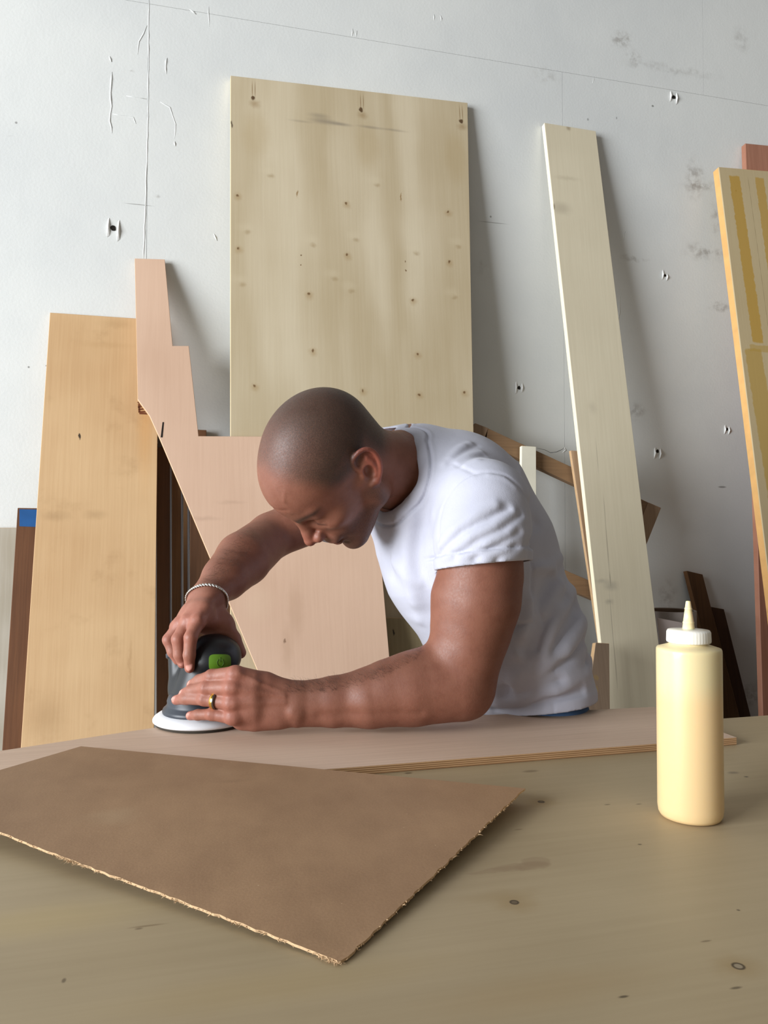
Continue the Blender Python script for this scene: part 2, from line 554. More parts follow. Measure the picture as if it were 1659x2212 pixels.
# stepped offcut
pl = Plane((291, 558), WALL_Y - 0.016, 0.287)
PL_STEP = pl
sp = [(pl.uv(615, 1385), (.003, .009), (110, 80, 60), .8, .4), (pl.uv(640, 1320), (.03, .10), (186, 150, 122), .35, .2), (pl.uv(560, 1300), (.05, .06), (222, 192, 164), .35, .2),
      (pl.uv(620, 1400), (.02, .08), (180, 144, 116), .3, .1), (pl.uv(440, 1120), (.06, .01), (180, 146, 124), .35, 0), (pl.uv(500, 1085), (.05, .008), (180, 146, 124), .3, 0)]
M['stepped'] = wood('lauan_veneer', (226, 192, 166), (198, 161, 134), .6, .16, .3, sp, .6, stretch=.3, fs=4, bands=10, seed=3.1)
poly = [(291, 558), (356, 560), (373, 747), (408, 747), (429, 942), (800, 944), (843, 1440), (868, 1640), (600, 1640), (600, 1545), (555, 1445), (345, 947), (323, 898), (297, 862)]
st = board('stepped_plywood_offcut', 'pinkish plywood offcut with stepped top and slanting left edge behind the man', 'plywood', pl, poly, 0.010, [M['stepped'], EDGE_TAN], (6, 8))
V = [pl.pt(*q) + pl.nrm * 0.0005 for q in [(351, 912), (354, 912), (351, 945), (347, 945)]]
mesh_obj('saw_kerf', V, [(0, 1, 2, 3)], M['dark_hole'], st, loc=V[0])

# boards at the left margin
pl = Plane((38, 1097), WALL_Y - 0.05, 0.20)
M['walnut'] = wood('walnut_board', (126, 84, 54), (86, 54, 34), .6, .4, .3, (), .5, stretch=.1, fs=8, seed=1.3)
tb = board('taped_walnut_board', 'brown walnut board with blue masking tape across its top', 'board', pl,
           quad((38, 1097), (98, 1098), (75, 1615), (5, 1615)), 0.02, [M['walnut'], EDGE_BROWN], (0, 2))
M['blue_tape'] = plain('blue_tape', (30, 84, 142), 0.55, 0.3, 0.14, 25)
P = [pl.pt(*q) for q in [(42, 1100), (98, 1101), (97, 1139), (42, 1137)]]
prism('masking_tape', [p + pl.nrm * 0.0008 for p in P], P, M['blue_tape'], tb)
pl = Plane((-160, 1140), WALL_Y - 0.016, 0.14)
M['marbled'] = wood('marbled_veneer', (206, 200, 188), (168, 158, 140), 1.0, .25, .5, (), .6, along='v', stretch=.6, fs=3, bands=18, seed=5.2)
board('marbled_plywood_panel', 'pale grey swirled plywood panel at the left margin behind the walnut board', 'panel', pl,
      quad((-170, 1140), (50, 1140), (40, 1615), (-190, 1615)), 0.012, [M['marbled'], EDGE_TAN], (0, 2))

# dark door panels with metal edging stacked behind the slanting edge
M['dark_wood'] = wood('dark_stained_wood', (118, 84, 60), (82, 57, 40), .5, .4, .3, (), .5, stretch=.08, fs=9, seed=2.2)
M['dark_wood2'] = wood('dark_oak_wood', (138, 104, 70), (98, 70, 46), .5, .4, .3, (), .5, stretch=.08, fs=9, seed=4.4)
M['alu'] = plain('aluminium_edging', (150, 152, 160), 0.35, 0.5, 0.05, 40, 0.8)
M['grey_cap'] = plain('grey_end_cap', (96, 92, 92), 0.6, 0.3, 0.08, 40)
for i, (xa, xb, m, yo, lab) in enumerate([(338, 370, 'dark_wood', .030, 'dark brown panel with grey corner cap next to the honey coloured panel'),
                                     (371, 394, 'dark_wood2', .040, 'second dark brown panel from the honey coloured panel, thin metal edge'),
                                     (396, 408, 'dark_wood2', .050, 'narrowest dark brown panel with metal edge, third from the honey panel'),
                                     (410, 500, 'dark_wood', .060, 'wide dark olive brown panel behind the man\'s right forearm')]):
    pl = Plane((xa, 946), WALL_Y - 0.012 - yo * .8, 0.075)
    o = board('dark_wood_panel', lab, 'panel', pl, quad((xa, 958 - i * 3), (xb - (3 if i < 3 else 0), 958 - i * 3), (xb - (3 if i < 3 else 0), 1560), (xa, 1560)), 0.018, [M[m], M[m]], (0, 2), 'dark panels stacked behind the offcut')
    if i < 3:
        P = [pl.pt(*q) for q in [(xb - 3, 962), (xb, 962), (xb, 1560), (xb - 3, 1560)]]
        P[2] = floor_pt(P[1], P[2]); P[3] = floor_pt(P[0], P[3])
        prism('metal_edging', [p + pl.nrm * 0.002 for p in P], [p - pl.nrm * 0.018 for p in P], M['alu'], o)
    if i == 0:
        P = [pl.pt(*q) for q in [(341, 943), (360, 943), (360, 966), (341, 966)]]
        prism('corner_cap', [p + pl.nrm * 0.003 for p in P], [p - pl.nrm * 0.02 for p in P], M['grey_cap'], o)
pl = Plane((428, 928), WALL_Y - 0.024, 0.04)
M['brown_batten'] = wood('brown_batten_wood', (124, 86, 58), (92, 62, 40), .5, .4, .3, (), .6, stretch=.1, fs=8, seed=7.2)
board('brown_batten', 'short brown batten end peeping over the stepped offcut beside the birch sheet', 'batten', pl, quad((424, 928), (446, 929), (446, 1540), (424, 1540)), 0.02, [M['brown_batten'], EDGE_BROWN], (0, 2))
pl = Plane((720, 1333), 1.886, 0.12)
M['olive_ply'] = wood('olive_ply', (176, 160, 124), (140, 124, 92), .4, .3, .4, [(pl.uv(850, 1366), (.003, .009), (50, 40, 30), .9, .4)], .7, seed=8.8)
board('low_plywood_panel', 'low olive plywood panel with a dark slit seen under the man\'s chest', 'panel', pl, quad((720, 1332), (985, 1337), (990, 1560), (720, 1560)), 0.012, [M['olive_ply'], EDGE_TAN], (0, 2))

# wooden frame propped behind the man
fr = empty('wooden_frame', (0, 0, 0))
tag(fr, 'tilted brown wooden frame propped on the wall behind the man\'s back', 'frame')
pl = Plane((1027, 915), WALL_Y - 0.10, 0.10)
M['frame_wood'] = wood('frame_wood', (144, 114, 84), (114, 88, 63), .4, .4, .3, (), .6, along='u', stretch=.1, fs=8, seed=6.1)
M['frame_wood2'] = wood('frame_stile_wood', (164, 138, 112), (136, 110, 86), .4, .4, .3, (), .6, stretch=.1, fs=8, seed=6.7)
def bar(name, p, th, mat, off=0.0):
    P = [pl.pt(*q) + pl.nrm * off for q in p]
    o = prism(name, P, [q - pl.nrm * th for q in P], [mat, mat], fr, uv=[pl.uv3(q) for q in P] * 2)
    bevel(o, .001, 1)
bar('rail', [(1054, 925), (1400, 1085), (1388, 1115), (1051, 958)], 0.022, M['frame_wood'])
bar('rail', [(960, 1120), (1395, 1306), (1384, 1340), (948, 1152)], 0.022, M['frame_wood'])
bar('stile', [(1026, 914), (1055, 925), (962, 1160), (933, 1148)], 0.022, M['frame_wood2'], .001)
bar('stile', [(1400, 1085), (1428, 1097), (1330, 1342), (1302, 1330)], 0.022, M['frame_wood2'], .001)
pl = Plane((1127, 962), WALL_Y - 0.13, 0.10)
M['white_stick'] = plain('white_stick', (226, 220, 200), 0.6, 0.25, 0.04, 20)
board('white_painted_stick', 'narrow cream painted stick in front of the brown frame', 'stick', pl, quad((1127, 963), (1158, 965), (1160, 1540), (1122, 1540)), 0.014, [M['white_stick'], EDGE_CREAM], (0, 2))
pl = Plane((1233, 973), WALL_Y - 0.13, 0.10)
M['pale_stick'] = wood('pale_stick_wood', (188, 158, 126), (158, 126, 96), .4, .4, .3, (), .6, seed=9.3)
board('thin_wood_strip', 'thin tan wood strip half hidden behind the long cream board', 'strip', pl, quad((1233, 973), (1262, 975), (1350, 1560), (1321, 1560)), 0.012, [M['pale_stick'], EDGE_TAN], (0, 2))

# long cream board
pl = Plane((1172, 265), WALL_Y - 0.021, 0.14)
ln = []
for (x, y, rx, ry, s) in [(1306, 1100, .002, .06, .4), (1312, 1180, .0025, .12, .5), (1318, 1250, .003, .03, .5), (1322, 1350, .002, .14, .45), (1330, 1440, .003, .09, .4), (1290, 985, .002, .08, .35)]:
    ln.append((pl.uv(x, y), (rx, ry), (120, 110, 96), s, .1))
sp = [(pl.uv(1228, 277), (.012, .014), (140, 122, 92), .6, .1), (pl.uv(1225, 385), (.06, .012), (196, 184, 158), .6, 0), (pl.uv(1212, 450), (.05, .03), (176, 164, 142), .5, 0), (pl.uv(1320, 1265), (.035, .02), (150, 142, 128), .45, 0),
      (pl.uv(1300, 1255), (.03, .012), (150, 142, 128), .35, 0), (pl.uv(1316, 1300), (.02, .012), (140, 132, 118), .4, 0), (pl.uv(1280, 880), (.02, .03), (190, 178, 155), .4, 0), (pl.uv(1196, 446), (.006, .012), (110, 90, 64), .6, .2)]
M['cream'] = wood('cream_board', (224, 213, 186), (204, 192, 164), .22, .25, .4, sp, .6, stretch=.15, fs=5, lines=ln, seed=2.9)
board('long_cream_board', 'long narrow cream painted board leaning alone to the right of the man', 'board', pl,
      quad((1176, 265), (1287, 283), (1440, 1530), (1314, 1530)), 0.018, [M['cream'], EDGE_CREAM], (0, 2))

# ochre striped board and the reddish board behind it
pl = Plane((1553, 358), WALL_Y - 0.066, 0.16)
sp = []
bd = [(pl.uv(1586, 378), pl.uv(1638, 742), .021, (190, 150, 62), .85), (pl.uv(1640, 383), pl.uv(1690, 742), .018, (190, 150, 62), .75),
      (pl.uv(1626, 752), pl.uv(1690, 1150), .032, (186, 152, 74), .75), (pl.uv(1618, 752), pl.uv(1700, 757), .012, (186, 152, 74), .6)]
ln = [(pl.uv(1590, 412), (.004, .005), (120, 84, 40), .8, .3)]
for i in range(10):
    ln.append((pl.uv(1618 + i * 4.6, 400 + i * 34), (.0012, .04), (130, 110, 76), .6, .3))
M['ochre'] = wood('ochre_board', (206, 188, 150), (190, 168, 126), .3, .15, .35, sp, .6, lines=ln, seed=3.6, bands_=bd)
board('ochre_striped_board', 'board with ochre glue stripes leaning at the right margin', 'board', pl,
      quad((1552, 360), (1790, 380), (1900, 1250), (1661, 1250)), 0.028, [M['ochre'], plain('ochre_edge', (226, 176, 112), .7, .2, .08, 30)], (0, 2), bev=.002)
pl = Plane((1612, 309), WALL_Y - 0.0225, 0.10)
M['redwood'] = wood('reddish_board_wood', (184, 132, 108), (156, 106, 84), .3, .5, .3, (), .55, stretch=.1, fs=8, seed=1.9)
board('reddish_wood_board', 'reddish brown board end showing above the ochre striped board', 'board', pl, quad((1610, 309), (1760, 324), (1790, 1300), (1640, 1300)), 0.020, [M['redwood'], M['redwood']], (0, 2), bev=.002)

# low items at the right, behind the bottle
pl = Plane((1484, 1234), WALL_Y - 0.025, 0.16)
M['dark_batten'] = wood('dark_batten_wood', (98, 70, 44), (66, 45, 28), .5, .4, .3, (), .6, stretch=.1, fs=8, seed=5.5)
board('brown_leaning_batten', 'brown batten leaning above the glue bottle, taller of the two dark battens', 'batten', pl, quad((1484, 1233), (1518, 1241), (1600, 1560), (1566, 1560)), 0.02, [M['dark_batten'], EDGE_BROWN], (0, 2))
pl = Plane((1540, 1311), WALL_Y - 0.025, 0.16)
M['darker_batten'] = wood('darker_batten_wood', (78, 52, 32), (50, 33, 21), .5, .4, .3, (), .6, stretch=.1, fs=8, seed=6.5)
board('short_dark_batten', 'shorter dark brown batten leaning right of the glue bottle', 'batten', pl, quad((1537, 1311), (1564, 1316), (1625, 1560), (1601, 1560)), 0.02, [M['darker_batten'], EDGE_BROWN], (0, 2))
pl = Plane((1286, 1390), WALL_Y - 0.30, 0.22)
M['grey_brown'] = wood('grey_brown_wood', (150, 128, 106), (120, 100, 82), .3, .4, .3, [(pl.uv(1285, 1490), (.012, .014), (150, 124, 76), .6, .5), (pl.uv(1288, 1464), (.009, .010), (150, 124, 76), .6, .5)], .6, seed=7.7)
board('spotted_wood_offcut', 'narrow grey brown offcut with resin spots beside the man\'s hip', 'offcut', pl, quad((1287, 1388), (1316, 1390), (1318, 1560), (1264, 1560)), 0.018, [M['grey_brown'], EDGE_TAN], (0, 2))

# roll of card standing behind the bottle
M['card_roll'] = plain('card_roll', (150, 140, 134), 0.8, 0.15, 0.06, 12)
M['card_dark'] = plain('card_inside', (92, 74, 60), 0.9, 0.1, 0.1, 12)
b = at_y(1447, 1318, 2.0)
ztop = b[2]
R0 = 0.074
prof = [(R0, 0), (R0, ztop), (R0 - .004, ztop + .001), (R0 - .006, ztop - .001), (R0 - .006, ztop - .25), (0.002, ztop - .26)]
o = lathe('cardboard_tube', prof, (b[0], 2.0, 0), [M['card_roll'], M['card_dark']], None, 40, ids=[0, 0, 0, 1, 1])
tag(o, 'grey cardboard tube standing open behind the glue bottle', 'tube')
pl = Plane((1424, 1335), 1.905, 0.02)
M['mauve_card'] = plain('mauve_card', (190, 176, 170), 0.8, 0.15, 0.04, 8)
board('pale_card_sheet', 'pale mauve card sheet in front of the cardboard tube', 'card', pl, quad((1421, 1335), (1486, 1347), (1500, 1560), (1447, 1560)), 0.003, [M['mauve_card'], M['mauve_card']], (0, 2))

# ------------------------------------------------------------------ worktable
table = empty('worktable', (0.3, 0.4, 0))
tag(table, 'wide plywood workbench with bare pale top in the foreground', 'table')
TX0, TX1, TY0, TY1 = -1.15, 1.75, -0.22, 1.058
def tuv(px, py):
    p = at_z(px, py, TABLE)
    return (p[0], p[1])
sp = []
for (x, y, r) in [(1169, 1732, 1.0), (1111, 1949, 1.0), (1595, 2087, 1.15)]:
    sp.append((tuv(x + 2, y + 2), (.026, .022), (150, 122, 74), .45, 0))
ln = []
for (x, y, r) in [(1169, 1732, 1.0), (1111, 1949, 1.0), (1595, 2087, 1.15)]:
    ln.append((tuv(x, y), (.0046 * r, .0046 * r), (58, 46, 34), .9, .7))
    ln.append((tuv(x, y), (.0030 * r, .0030 * r), (160, 146, 122) if r > 1 else (110, 96, 74), .9, .6))
for (x, y, rx, ry, c, s) in [(1146, 1666, .014, .006, (110, 95, 72), .6), (882, 1670, .007, .004, (70, 58, 42), .7), (1584, 1669, .010, .006, (110, 100, 84), .6), (1612, 1678, .004, .003, (50, 42, 34), .8),
                            (1382, 1824, .003, .002, (70, 60, 44), .8), (1312, 1738, .005, .002, (90, 80, 60), .7), (1380, 1737, .005, .002, (90, 80, 60), .6), (1347, 2153, .005, .0018, (60, 48, 34), .8),
                            (1590, 2134, .006, .0018, (66, 54, 38), .7), (1525, 2033, .006, .0015, (90, 76, 54), .6), (138, 2118, .002, .004, (80, 66, 44), .7), (1120, 1792, .006, .002, (110, 95, 70), .5), (1595, 1966, .002, .002, (60, 50, 40), .7),
                            (318, 2000, .018, .0018, (110, 88, 54), .55), (300, 2006, .004, .002, (90, 72, 44), .6)]:
    ln.append((tuv(x, y), (rx, ry), c, s, .3))
# water mark
for (x, y, rx, ry) in [(1160, 1862, .016, .012), (1125, 1872, .030, .009), (1075, 1880, .032, .005), (1150, 1870, .02, .010)]:
    sp.append((tuv(x, y), (rx, ry), (146, 124, 96), .42, .7))
sp.append((tuv(80, 1990), (.12, .04), (200, 176, 118), .3, .1))
sp.append((tuv(600, 2130), (.16, .03), (170, 146, 98), .3, .1))
sp.append((tuv(1180, 2140), (.12, .03), (164, 138, 98), .35, .1))
sp.append((tuv(1080, 1935), (.05, .014), (150, 126, 84), .3, .1))
M['table'] = wood('bench_ply', (182, 164, 132), (154, 136, 105), .6, .16, .5, sp, .5, along='u', stretch=.30, fs=4.2, bands=12, lines=ln, seed=0.0, spec=.4, fsc=110)
V = [(x, y, z) for x in (TX0, TX1) for y in (TY0, TY1) for z in (TABLE - .03, TABLE)]
o = mesh_obj('tabletop', V, [(0, 1, 3, 2), (4, 6, 7, 5), (0, 4, 5, 1), (2, 3, 7, 6), (0, 2, 6, 4), (1, 5, 7, 3)], M['table'], table, loc=(.3, .4, TABLE), uvs=[(v[0], v[1]) for v in V])
recalc(o); bevel(o, .0015)
M['bench_frame'] = wood('bench_frame_wood', (170, 146, 108), (140, 116, 82), seed=4.0)
for x in (TX0 + .12, TX1 - .12):
    for y in (TY0 + .1, TY1 - .14):
        box('leg', (x, y, (TABLE - .03) / 2), (.09, .09, TABLE - .03), M['bench_frame'], table, .003)
box('apron', (.3, TY0 + .06, TABLE - .08), (TX1 - TX0 - .3, .03, .1), M['bench_frame'], table, .002)
box('apron', (.3, TY1 - .10, TABLE - .08), (TX1 - TX0 - .3, .03, .1), M['bench_frame'], table, .002)

# ------------------------------------------------------------------ panel being sanded
WT = 0.010
ZW = TABLE + 0.0005 + WT
front_r = at_z(1591, 1593, ZW)
front_m = at_z(830, 1652, ZW)
front_l = front_m + (front_m - front_r) / np.linalg.norm(front_m - front_r) * 0.62
wp = [at_z(*q, ZW) for q in [(-260, 1663), (0, 1622), (333, 1572), (420, 1561), (520, 1558), (940, 1550), (1412, 1527)]] + [front_r, front_m, front_l]
M['workpiece'] = wood('sanded_ply', (222, 196, 174), (196, 168, 146), .35, .5, .3, (), .6, along='u', stretch=.12, fs=6, bands=9, fsc=260, seed=1.1)
M['work_edge'] = ply_edge('sanded_ply_edge', (196, 158, 118), (134, 100, 68), 0.0024)
wb = prism('plywood_workpiece', wp, [p - np.array([0, 0, WT]) for p in wp], [M['workpiece'], M['work_edge']], None, uv=[(p[0], p[1]) for p in wp] * 2)
tag(wb, 'pinkish plywood strip lying along the back of the bench under the sander', 'plywood')

# ------------------------------------------------------------------ brown hardboard sheet in front
A, B_, C_, D_ = at_z(175, 1612, TABLE + .0155), at_z(1133, 1703, TABLE + .017), at_z(738, 2078, TABLE + .0026), at_z(-180, 1716, TABLE + .026)
NU, NV = 90, 50
def sheet_pt(u, v):
    # u along A->B, v from the back to the front edge
    p = (A * (1 - u) + B_ * u) * (1 - v) + (D_ * (1 - u) + C_ * u) * v
    p = p.copy()
    p[2] += 0.006 * math.sin(math.pi * u) * v * (1 - v) * 2 - 0.012 * math.sin(math.pi * min(1, u * 1.0)) * v * (1 - u) * .6
    return p
er = lambda: random.uniform(-1, 1)
jf = [er() * .0009 + .0006 * math.sin(i * 1.7) for i in range(NU + 1)]
jr = [er() * .0009 + .0006 * math.sin(i * 2.1) for i in range(NV + 1)]
top, uvt = [], []
for j in range(NV + 1):
    for i in range(NU + 1):
        u, v = i / NU, j / NV
        p = sheet_pt(u, v)
        if j == NV: p[1] += jf[i]
        if i == NU: p[0] += jr[j]
        top.append(p); uvt.append((p[0], p[1]))
n0 = len(top)
bot = [p - np.array([0, 0, .0020]) for p in top]
Fc, I = [], []
ix = lambda i, j: j * (NU + 1) + i
for j in range(NV):
    for i in range(NU):
        Fc.append((ix(i, j), ix(i, j + 1), ix(i + 1, j + 1), ix(i + 1, j))); I.append(0)
        Fc.append((n0 + ix(i, j), n0 + ix(i + 1, j), n0 + ix(i + 1, j + 1), n0 + ix(i, j + 1))); I.append(0)
ring = [ix(i, 0) for i in range(NU)] + [ix(NU, j) for j in range(NV)] + [ix(i, NV) for i in range(NU, 0, -1)] + [ix(0, j) for j in range(NV, 0, -1)]
for a, b in zip(ring, ring[1:] + ring[:1]):
    Fc.append((a, b, n0 + b, n0 + a)); I.append(1)
def sheet_mat():
    t = NT('hardboard_brown')
    uv = t.uv()
    a = t.noise(uv, 7, 4, .6)
    b = t.noise(uv, 420, 3, .6)
    c = t.noise(t.vmath('MULTIPLY', uv, (30, 12, 1)), 1.0, 4, .6)
    f = t.math('ADD', t.math('MULTIPLY', t.ramp(a, .3, .7), .45), t.math('ADD', t.math('MULTIPLY', t.ramp(c, .3, .7), .25), t.math('MULTIPLY', t.ramp(b, .3, .7), .3)))
    col = t.mix(f, lin((172, 138, 105)), lin((146, 114, 85)))
    def q(px, py): p = at_z(px, py, TABLE + .015); return (p[0], p[1])
    ds = t.vmath('ADD', uv, t.vmath('MULTIPLY', t.vmath('SUBTRACT', t.noise(uv, 40, 3, color=True), (.5, .5, .5)), (.03, .03, 0)))
    for (x, y, rx, ry, c2, s) in [(480, 1672, .025, .03, (176, 144, 112), .4), (500, 1690, .04, .012, (120, 92, 66), .25), (245, 1765, .04, .03, (182, 156, 124), .35), (690, 1990, .04, .03, (128, 100, 72), .3)]:
        col = t.spot(col, ds, q(x, y), (rx, ry), lin(c2), s, 0)
    # tiny pale specks of dust
    sp_ = t.noise(uv, 330, 1, .4)
    col = t.mix(t.ramp(sp_, .79, .83, 0, .7), col, lin((215, 190, 155)))
    t.bump(b, .12, .0008)
    return t.out(col, .62, .35)
M['hardboard'] = sheet_mat()
M['torn_edge'] = plain('torn_card_edge', (206, 174, 136), .85, .1, .15, 250)
sheet = mesh_obj('hardboard_sheet', top + bot, Fc, [M['hardboard'], M['torn_edge']], None, False, loc=np.mean(top, 0), mat_ids=I, uvs=uvt * 2)
recalc(sheet)
tag(sheet, 'brown hardboard sheet with ragged pale edges lying on the bench in the foreground', 'sheet')
# fibres torn loose along the two sawn edges
V, Fc = [], []
def fibre(p, d, ln_, w):
    d = d / np.linalg.norm(d)
    s = np.cross(d, [0, 0, 1]); s /= np.linalg.norm(s)
    i = len(V)
    q = p + d * ln_ * .5 + np.array([0, 0, er() * .0008])
    e = p + d * ln_ + np.array([0, 0, er() * .0014])
    up = np.array([0, 0, w])
    V.extend([p - s * w, p + s * w, p + up, q - s * w * .8, q + s * w * .8, q + up * .8, e])
    Fc.extend([(i, i + 1, i + 4, i + 3), (i + 1, i + 2, i + 5, i + 4), (i + 2, i, i + 3, i + 5), (i + 3, i + 4, i + 6), (i + 4, i + 5, i + 6), (i + 5, i + 3, i + 6)])
for k in range(300):
    u = random.random()
    if k < 60: u = random.gauss(.46, .02)
    if 60 <= k < 100: u = random.uniform(.96, 1)
    u = min(max(u, 0), 1)
    p = sheet_pt(u, 1.0) - np.array([0, 0, random.uniform(.0003, .0018)])
    e = sheet_pt(min(1, u + .02), 1) - sheet_pt(max(0, u - .02), 1)
    out = np.array([e[1], -e[0], 0]); out /= np.linalg.norm(out)
    d = out * random.uniform(.2, 1) + e / np.linalg.norm(e) * random.uniform(-1.3, 1.3)
    fibre(p, d, random.uniform(.0012, .0042) * (1.7 if k < 100 else 1), random.uniform(.0002, .0005))
for k in range(150):
    v = random.random()
    p = sheet_pt(1.0, v) - np.array([0, 0, random.uniform(.0003, .0018)])
    e = sheet_pt(1, min(1, v + .02)) - sheet_pt(1, max(0, v - .02))
    out = np.array([-e[1], e[0], 0]); out /= np.linalg.norm(out)
    d = out * random.uniform(.2, 1) + e / np.linalg.norm(e) * random.uniform(-1.3, 1.3)
    big = 2.4 if k in (5, 17, 33, 60, 90) else .7
    fibre(p, d, random.uniform(.0012, .0042) * big, random.uniform(.0003, .0007))
fb = mesh_obj('torn_fibres', V, Fc, M['torn_edge'], sheet, loc=np.mean(top, 0))
fb['kind'] = 'stuff'

# ------------------------------------------------------------------ glue bottle
b0 = at_z(1491.5, 1764, TABLE)
dd = float(np.dot(b0 - CAM, FW))
BR = 67.5 * dd / FPX
bottle = empty('glue_bottle', b0)
tag(bottle, 'squeeze bottle of pale yellow wood glue with white ribbed cap and nozzle', 'bottle')
def zpx(py):
    # height above the bench of the pixel row py at the bottle's distance
    return at_d(1491.5, py, dd)[2] - TABLE
H_sh = zpx(1402)
def glue_mat():
    t = NT('bottle_plastic')
    s = t.n('ShaderNodeSeparateXYZ'); t.t.links.new(t.obj(), s.inputs[0])
    z = t.math('ADD', s.outputs[2], t.math('MULTIPLY', t.noise(t.obj(), 30, 2), .004))
    f = t.ramp(z, zpx(1520), zpx(1455))
    col = t.mix(f, lin((236, 204, 152)), lin((228, 210, 162)))
    col = t.mix(t.ramp(t.noise(t.obj(), 18, 3), .5, .75, 0, .25), col, lin((240, 202, 140)))
    t.b.inputs['Subsurface Weight'].default_value = .25
    t.b.inputs['Subsurface Radius'].default_value = (1.0, .75, .4)
    t.b.inputs['Subsurface Scale'].default_value = .012
    t.b.inputs['Coat Weight'].default_value = .15
    return t.out(col, .38, .4)
M['bottle'] = glue_mat()
prof = [(BR * .80, 0), (BR * .92, .0012), (BR * .975, .0045), (BR, .011), (BR, H_sh * .5), (BR, H_sh - .004), (BR * .995, H_sh - .0012), (BR * .975, H_sh + .0002), (BR * .80, H_sh + .0020), (BR * .64, H_sh + .0038), (BR * .585, H_sh + .0052), (BR * .575, H_sh + .010)]
lathe('bottle_body', prof, b0 + np.array([0, 0, .0005]), M['bottle'], bottle, 72)
def cap_mat():
    t = NT('cap_plastic')
    t.b.inputs['Subsurface Weight'].default_value = .5
    t.b.inputs['Subsurface Radius'].default_value = (1, .95, .85)
    t.b.inputs['Subsurface Scale'].default_value = .008
    return t.out(t.mix(t.noise(t.obj(), 40, 2), lin((238, 232, 218)), lin((246, 242, 232))), .3, .45)
M['cap'] = cap_mat()
z0 = H_sh + .0062
z1 = zpx(1362)
cr = 45.5 * dd / FPX
prof = [(cr * .90, 0), (cr * .985, .0006), (cr, .002), (cr * .985, (z1 - z0) - .002), (cr * .95, z1 - z0), (cr * .5, z1 - z0 + .0008), (cr * .30, z1 - z0 + .0012)]
capb = b0 + np.array([0, 0, z0])
cap = lathe('cap', prof, capb, M['cap'], bottle, 120, rfun=lambda a, k: 1 + (.014 * math.cos(40 * a) if 1 <= k <= 3 else 0))
nz0, nz1 = z1 - .001, zpx(1299)
hh = nz1 - nz0
nr = 13.2 * dd / FPX
prof = [(nr, 0), (nr * .99, hh * .03), (nr * .86, hh * .26), (nr * .90, hh * .265), (nr * .90, hh * .30), (nr * .83, hh * .31), (nr * .56, hh * .72), (nr * .60, hh * .725), (nr * .59, hh * .76), (nr * .52, hh * .77), (nr * .40, hh * .95), (nr * .36, hh * .985), (nr * .2, hh)]
def noz_mat():
    t = NT('nozzle_plastic')
    t.b.inputs['Subsurface Weight'].default_value = .5
    t.b.inputs['Subsurface Scale'].default_value = .006
    return t.out(t.mix(t.noise(t.obj(), 60, 2), lin((240, 228, 180)), lin((238, 224, 172))), .35, .4)
lathe('nozzle', prof, b0 + np.array([0, 0, nz0]), noz_mat(), bottle, 40)

# ------------------------------------------------------------------ smooth solids (signed distance -> mesh)
# body shapes are laid out in camera-aligned metres: x right, y up, z towards the viewer
def Q(px, py, d):
    return np.array([(px - IW / 2) / FPX * d, (IH / 2 - py) / FPX * d, -d])
def to_world(P):
    P = np.asarray(P, float)
    return CAM + P[..., 0:1] * RT + P[..., 1:2] * UP - P[..., 2:3] * FW
def from_world(p):
    v = np.asarray(p, float) - CAM
    return np.array([v @ RT, v @ UP, -(v @ FW)])
def unit(v):
    v = np.asarray(v, float)
    return v / np.linalg.norm(v)

class RC:
    """round cone"""
    def __init__(s, a, b, ra, rb):
        s.a, s.ba = np.float32(a), np.float32(np.asarray(b) - np.asarray(a))
        s.ra, s.rb = ra, rb
        s.l2 = float(s.ba @ s.ba) + 1e-12
    def d(s, P):
        q = P - s.a
        t = np.clip((q @ s.ba) / s.l2, 0, 1)
        q = q - t[:, None] * s.ba
        return np.sqrt(np.einsum('ij,ij->i', q, q)) - (s.ra + (s.rb - s.ra) * t)
class Chain:
    """round cones end to end, without thickening at the joints"""
    def __init__(s, pts, r):
        s.seg = [RC(a, b, r, r) for a, b in zip(pts[:-1], pts[1:])]
    def d(s, P):
        return np.minimum.reduce([g.d(P) for g in s.seg])
class EL:
    """ellipsoid: rows of R are its axes"""
    def __init__(s, c, r, R=np.eye(3)):
        s.c, s.r, s.R = np.float32(c), np.float32(r), np.float32(R)
    def d(s, P):
        q = (P - s.c) @ s.R.T
        k0 = np.sqrt(((q / s.r) ** 2).sum(1)) + 1e-9
        k1 = np.sqrt(((q / s.r ** 2) ** 2).sum(1)) + 1e-9
        return k0 * (k0 - 1) / k1
class EC:
    """cone of elliptical section: half width ra[0]->rb[0] along side, ra[1]->rb[1] across"""
    def __init__(s, a, b, side, ra, rb):
        s.a, s.ba = np.float32(a), np.float32(np.asarray(b) - np.asarray(a))
        s.l2 = float(s.ba @ s.ba) + 1e-12
        ax = s.ba / math.sqrt(s.l2)
        sd = np.asarray(side, float); sd = sd - (sd @ ax) * ax
        s.s = np.float32(unit(sd)); s.n = np.float32(np.cross(ax, s.s)); s.ax = np.float32(ax)
        s.ra, s.rb = np.float32(ra), np.float32(rb)
    def d(s, P):
        q = P - s.a
        t = np.clip((q @ s.ba) / s.l2, 0, 1)
        q = q - t[:, None] * s.ba
        r0 = s.ra[0] + (s.rb[0] - s.ra[0]) * t
        r1 = s.ra[1] + (s.rb[1] - s.ra[1]) * t
        r2 = np.minimum(r0, r1)
        x, y, z = q @ s.s, q @ s.n, q @ s.ax
        k0 = np.sqrt((x / r0) ** 2 + (y / r1) ** 2 + (z / r2) ** 2) + 1e-9
        k1 = np.sqrt((x / r0 ** 2) ** 2 + (y / r1 ** 2) ** 2 + (z / r2 ** 2) ** 2) + 1e-9
        return k0 * (k0 - 1) / k1
